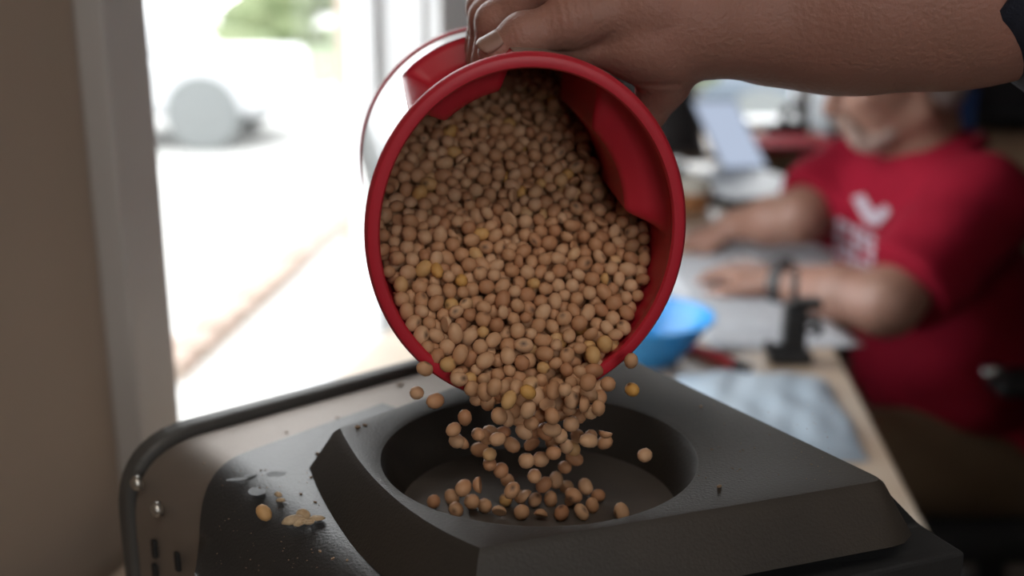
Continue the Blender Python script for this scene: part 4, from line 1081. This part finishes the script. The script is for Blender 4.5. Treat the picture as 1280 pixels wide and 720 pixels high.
# black clamp stand
def clamp():
    c = onz(990, 452, DESK); x, y = c[0], c[1]; t = thing('clamp_stand', 'small black clamp stand upright on the desk before the man', 'clamp stand', (x, y, DESK))
    put('base', G().box((x-.005, y, DESK+.009), (.056, .042, .018)), 'black', t, bevel=.004)
    put('column', G().box((x, y, DESK+.050), (.030, .024, .066)), 'black', t, bevel=.003)
    put('jaw', G().box((x+.012, y-.004, DESK+.083), (.040, .022, .014)), 'black', t, bevel=.003)
    put('jaw', G().box((x+.008, y-.004, DESK+.062), (.046, .022, .010)), 'black', t, bevel=.003)
    put('rod', G().tube([(x-.002, y, DESK+.07), (x-.004, y, DESK+.128)], .0045, 12), 'black', t, smooth=True)
    ax_ = Matrix(((0, 0, 1), (1, 0, 0), (0, 1, 0)))
    put('thumb_screw', G().lathe([(.0001, .022), (.008, .022), (.009, .014), (.004, .013), (.004, 0)], (x+.014, y, DESK+.045), 16, ax_), 'black', t)
    put('thumb_screw', G().lathe([(.0001, -.024), (.008, -.024), (.009, -.016), (.004, -.015), (.004, 0)], (x-.014, y, DESK+.022), 16, ax_), 'black', t)
clamp()
# red marker
def marker():
    a, b = onz(850, 428, DESK+.007), onz(938, 462, DESK+.007); d = unit(b-a); A = Vector(d.tolist()).to_track_quat('Z', 'Y').to_matrix(); L = np.linalg.norm(b-a)
    t = thing('marker_pen', 'red marker pen with dark cap lying beside the blue bowl', 'pen', tuple((a+b)/2-np.array([0, 0, .007])))
    put('barrel', G().lathe([(.0001, 0), (.006, 0), (.0068, .004), (.0068, L*.78), (.0058, L*.80)], a, 20, A), 'redpen', t, auto=40)
    put('cap', G().lathe([(.0068, L*.80), (.0072, L*.81), (.0066, L-.002), (.0001, L)], a, 20, A), 'charcoal', t, auto=40)
marker()
# crumpled clear plastic bags
def bag(px, py, wx, wy, hz, rz, seed, label):
    c = onz(px, py, DESK); rr = random.Random(seed); nx, ny = 44, 44; v = []; f = []
    ph = [rr.uniform(0, 6.28) for _ in range(8)]
    for side in (0, 1):
        for i in range(nx+1):
            for j in range(ny+1):
                a, b = -1+2*i/nx, -1+2*j/ny; e = max(0, (1-a**4)*(1-b**4))**.5
                wr_ = .16*math.sin(9*a+2.2*math.sin(3*b+ph[0])+ph[1])+.07*math.sin(15*a-4*b+ph[2])+.08*math.sin(11*b+5*a+ph[3])
                z = (.0015+e*hz*(.75+.35*wr_)) if side else .0006
                v.append((a*wx/2*(1+.02*math.sin(6*b+ph[4])), b*wy/2*(1+.02*math.sin(7*a+ph[5])), z))
    n = (nx+1)*(ny+1)
    for side in (0, 1):
        for i in range(nx):
            for j in range(ny): f.append(tuple(side*n+k for k in (i*(ny+1)+j, (i+1)*(ny+1)+j, (i+1)*(ny+1)+j+1, i*(ny+1)+j+1)))
    o = put('plastic_bag', (v, f), 'film', smooth=True); o.location = (c[0], c[1], DESK+.0004); o.rotation_euler = (0, 0, rz)
    tag(o, label, 'plastic bag', 'clear plastic bags on the desk')
bag(955, 520, .19, .25, .030, R(-4), 1, 'crumpled bluish clear plastic bag lying behind the tester')
# laptop, monitor, copy holder, tub
def laptop():
    c = onz(925, 238, DESK); t = thing('laptop', 'closed silver laptop on the far end of the desk', 'laptop', tuple(c))
    a = R(24)
    for nm, z0, z1, m, k in (('base', .004, .014, 'charcoal', 1.), ('lid', .0145, .022, 'silver', .985)):
        g = G().box((0, 0, (z0+z1)/2), (.30*k, .36*k, z1-z0)); g.v = [tuple(Matrix.Rotation(a, 3, 'Z') @ Vector(q)+Vector((c[0], c[1], DESK))) for q in g.v]; put(nm, g, m, t, bevel=.003)
    for sx in (-1, 1):
        for sy in (-1, 1):
            p = Matrix.Rotation(a, 3, 'Z') @ Vector((sx*.12, sy*.15, 0)); put('rubber_foot', G().lathe([(.008, 0), (.008, .004)], (c[0]+p.x, c[1]+p.y, DESK), 12), 'gap', t)
laptop()
def monitor():
    y = 3.02; xl, xr = .28, .50; t = thing('desk_monitor', 'dark upright monitor at the far end of the desk', 'monitor', ((xl+xr)/2, y, DESK))
    tilt = .05; v = []
    for yy in (y, y+.03):
        v += [(xl, yy, DESK+.035), (xr+.02, yy, DESK+.035), (xr-.035, yy+tilt, DESK+.30), (xl, yy+tilt, DESK+.30)]
    put('screen_housing', G().add(v, [(0, 1, 2, 3), (7, 6, 5, 4), (0, 4, 5, 1), (1, 5, 6, 2), (2, 6, 7, 3), (3, 7, 4, 0)]), 'charcoal', t, bevel=.004)
    v = [(xl+.012, y-.0006, DESK+.05), (xr-.0, y-.0006, DESK+.05), (xr-.045, y+tilt*.93-.0012, DESK+.285), (xl+.012, y+tilt*.93-.0012, DESK+.285)]
    put('screen', G().add(v, [(0, 1, 2, 3)]), 'screen', t)
    put('neck', G().box(((xl+xr)/2, y+.045, DESK+.07), (.05, .02, .13)), 'black', t, bevel=.003)
    put('foot', G().box(((xl+xr)/2, y+.02, DESK+.006), (.15, .13, .012)), 'black', t, bevel=.004)
monitor()
def tablet():
    b0, b1 = onz(903, 216, DESK), onz(960, 215, DESK); t = thing('tablet_computer', 'upright tablet with a bright pale screen beside the dark monitor', 'tablet', tuple((b0+b1)/2))
    up = np.array([-.085, .06, .175])
    lit, nt, bs = new_mat('lit_screen'); bs.inputs['Base Color'].default_value = (.05, .05, .05, 1); bs.inputs['Roughness'].default_value = .2
    bs.inputs['Emission Color'].default_value = (.62, .72, .92, 1); bs.inputs['Emission Strength'].default_value = .75
    def slab(o, th, in_, name, m):
        n = unit(np.cross(b1-b0, up)); n = n if n[1] < 0 else -n
        e = (b1-b0)*in_; q = [b0+e+up*in_, b1-e+up*in_, b1-e+up*(1-in_), b0+e+up*(1-in_)]
        v = [p+n*o+np.array([0, 0, .006]) for p in q]+[p+n*(o+th)+np.array([0, 0, .006]) for p in q]
        put(name, G().add(v, [(0, 1, 2, 3), (7, 6, 5, 4), (0, 4, 5, 1), (1, 5, 6, 2), (2, 6, 7, 3), (3, 7, 4, 0)]), m, t)
    slab(0, .008, 0., 'housing', 'silver'); slab(.0082, .0006, .035, 'screen', lit)
    m_ = (b0+b1)/2; put('stand', G().box((m_[0]-.01, m_[1]+.035, DESK+.005), (.12, .10, .010)), 'charcoal', t, bevel=.003)
tablet()
def tub():
    c = onz(862, 262, DESK); t = thing('food_tub', 'small orange brown tub with a cream top on the desk', 'tub', tuple(c))
    put('tub_body', G().lathe([(.0001, 0), (.040, 0), (.042, .003), (.048, .042), (.046, .043)], c, 36), 'tub', t, auto=40)
    put('lid', G().lathe([(.047, .043), (.050, .044), (.050, .052), (.044, .066), (.025, .076), (.0001, .079)], c, 36), 'cream', t, auto=40)
tub()

# ================================================================== THINGS ON THE BACK COUNTER
def on_counter(px, y): return (px-640)/FPX*(y*math.cos(PITCH)+(ZC-CT)*math.sin(PITCH))
def back_things():
    y = 3.62
    x0, x1 = on_counter(938, y), on_counter(1038, y)
    o = put('red_folder', G().box(((x0+x1)/2, y-.06, CT+.012), (x1-x0, .24, .024), .03), 'folder', bevel=.004); tag(o, 'flat red folder lying on the back counter', 'folder')
    x = on_counter(985, 3.80); t = thing('tape_dispenser', 'black desk tape dispenser before the far window', 'tape dispenser', (x, 3.80, CT))
    put('dispenser_body', G().prism([(x-.09, 3.77), (x+.07, 3.77), (x+.07, 3.83), (x-.09, 3.83)], CT, CT+.05, [(x-.075, 3.775), (x+.05, 3.775), (x+.05, 3.825), (x-.075, 3.825)]), 'black', t, bevel=.006)
    ax_ = Matrix(((1, 0, 0), (0, 0, -1), (0, 1, 0)))
    put('tape_roll', G().lathe([(.02, -.012), (.048, -.012), (.048, .012), (.02, .012)], (x+.015, 3.80, CT+.072), 28, ax_, closed=True), 'black', t)
    x = on_counter(1035, 3.84)+.07; t = thing('desk_printer', 'grey blue office printer on the back counter behind the man', 'printer', (x+.07, 3.84, CT))
    put('printer_body', G().box((x+.07, 3.84, CT+.075), (.34, .24, .15)), 'greybox', t, bevel=.012, seg=3)
    put('paper_tray', G().box((x+.07, 3.69, CT+.03), (.24, .07, .014)), 'charcoal', t, bevel=.003)
    put('top_lid', G().box((x+.07, 3.85, CT+.157), (.32, .20, .014)), 'charcoal', t, bevel=.004)
    x = on_counter(1250, 3.80); t = thing('wide_monitor', 'large black monitor on the back counter right of the man', 'monitor', (x+.1, 3.80, CT))
    put('screen_housing', G().box((x+.12, 3.80, CT+.26), (.62, .035, .40)), 'black', t, bevel=.006)
    put('screen', G().box((x+.12, 3.7815, CT+.265), (.59, .002, .36)), 'screen', t)
    put('stand', G().box((x+.12, 3.83, CT+.08), (.06, .02, .16)), 'black', t); put('foot', G().box((x+.12, 3.80, CT+.006), (.24, .18, .012)), 'black', t, bevel=.004)
    x = on_counter(1196, 3.66); o = put('blue_carton', G().box((x, 3.66, CT+.09), (.07, .06, .18), .2), mat('blue_card', (.02, .05, .16), .6), bevel=.003); tag(o, 'dark blue carton standing on the back counter behind the man', 'carton')
    x = on_counter(1262, 3.58); o = put('cardboard_box', G().box((x, 3.58, CT+.02), (.20, .14, .04), -.1), 'wood', bevel=.002); tag(o, 'flat brown cardboard box on the back counter by the monitor', 'box')
back_things()
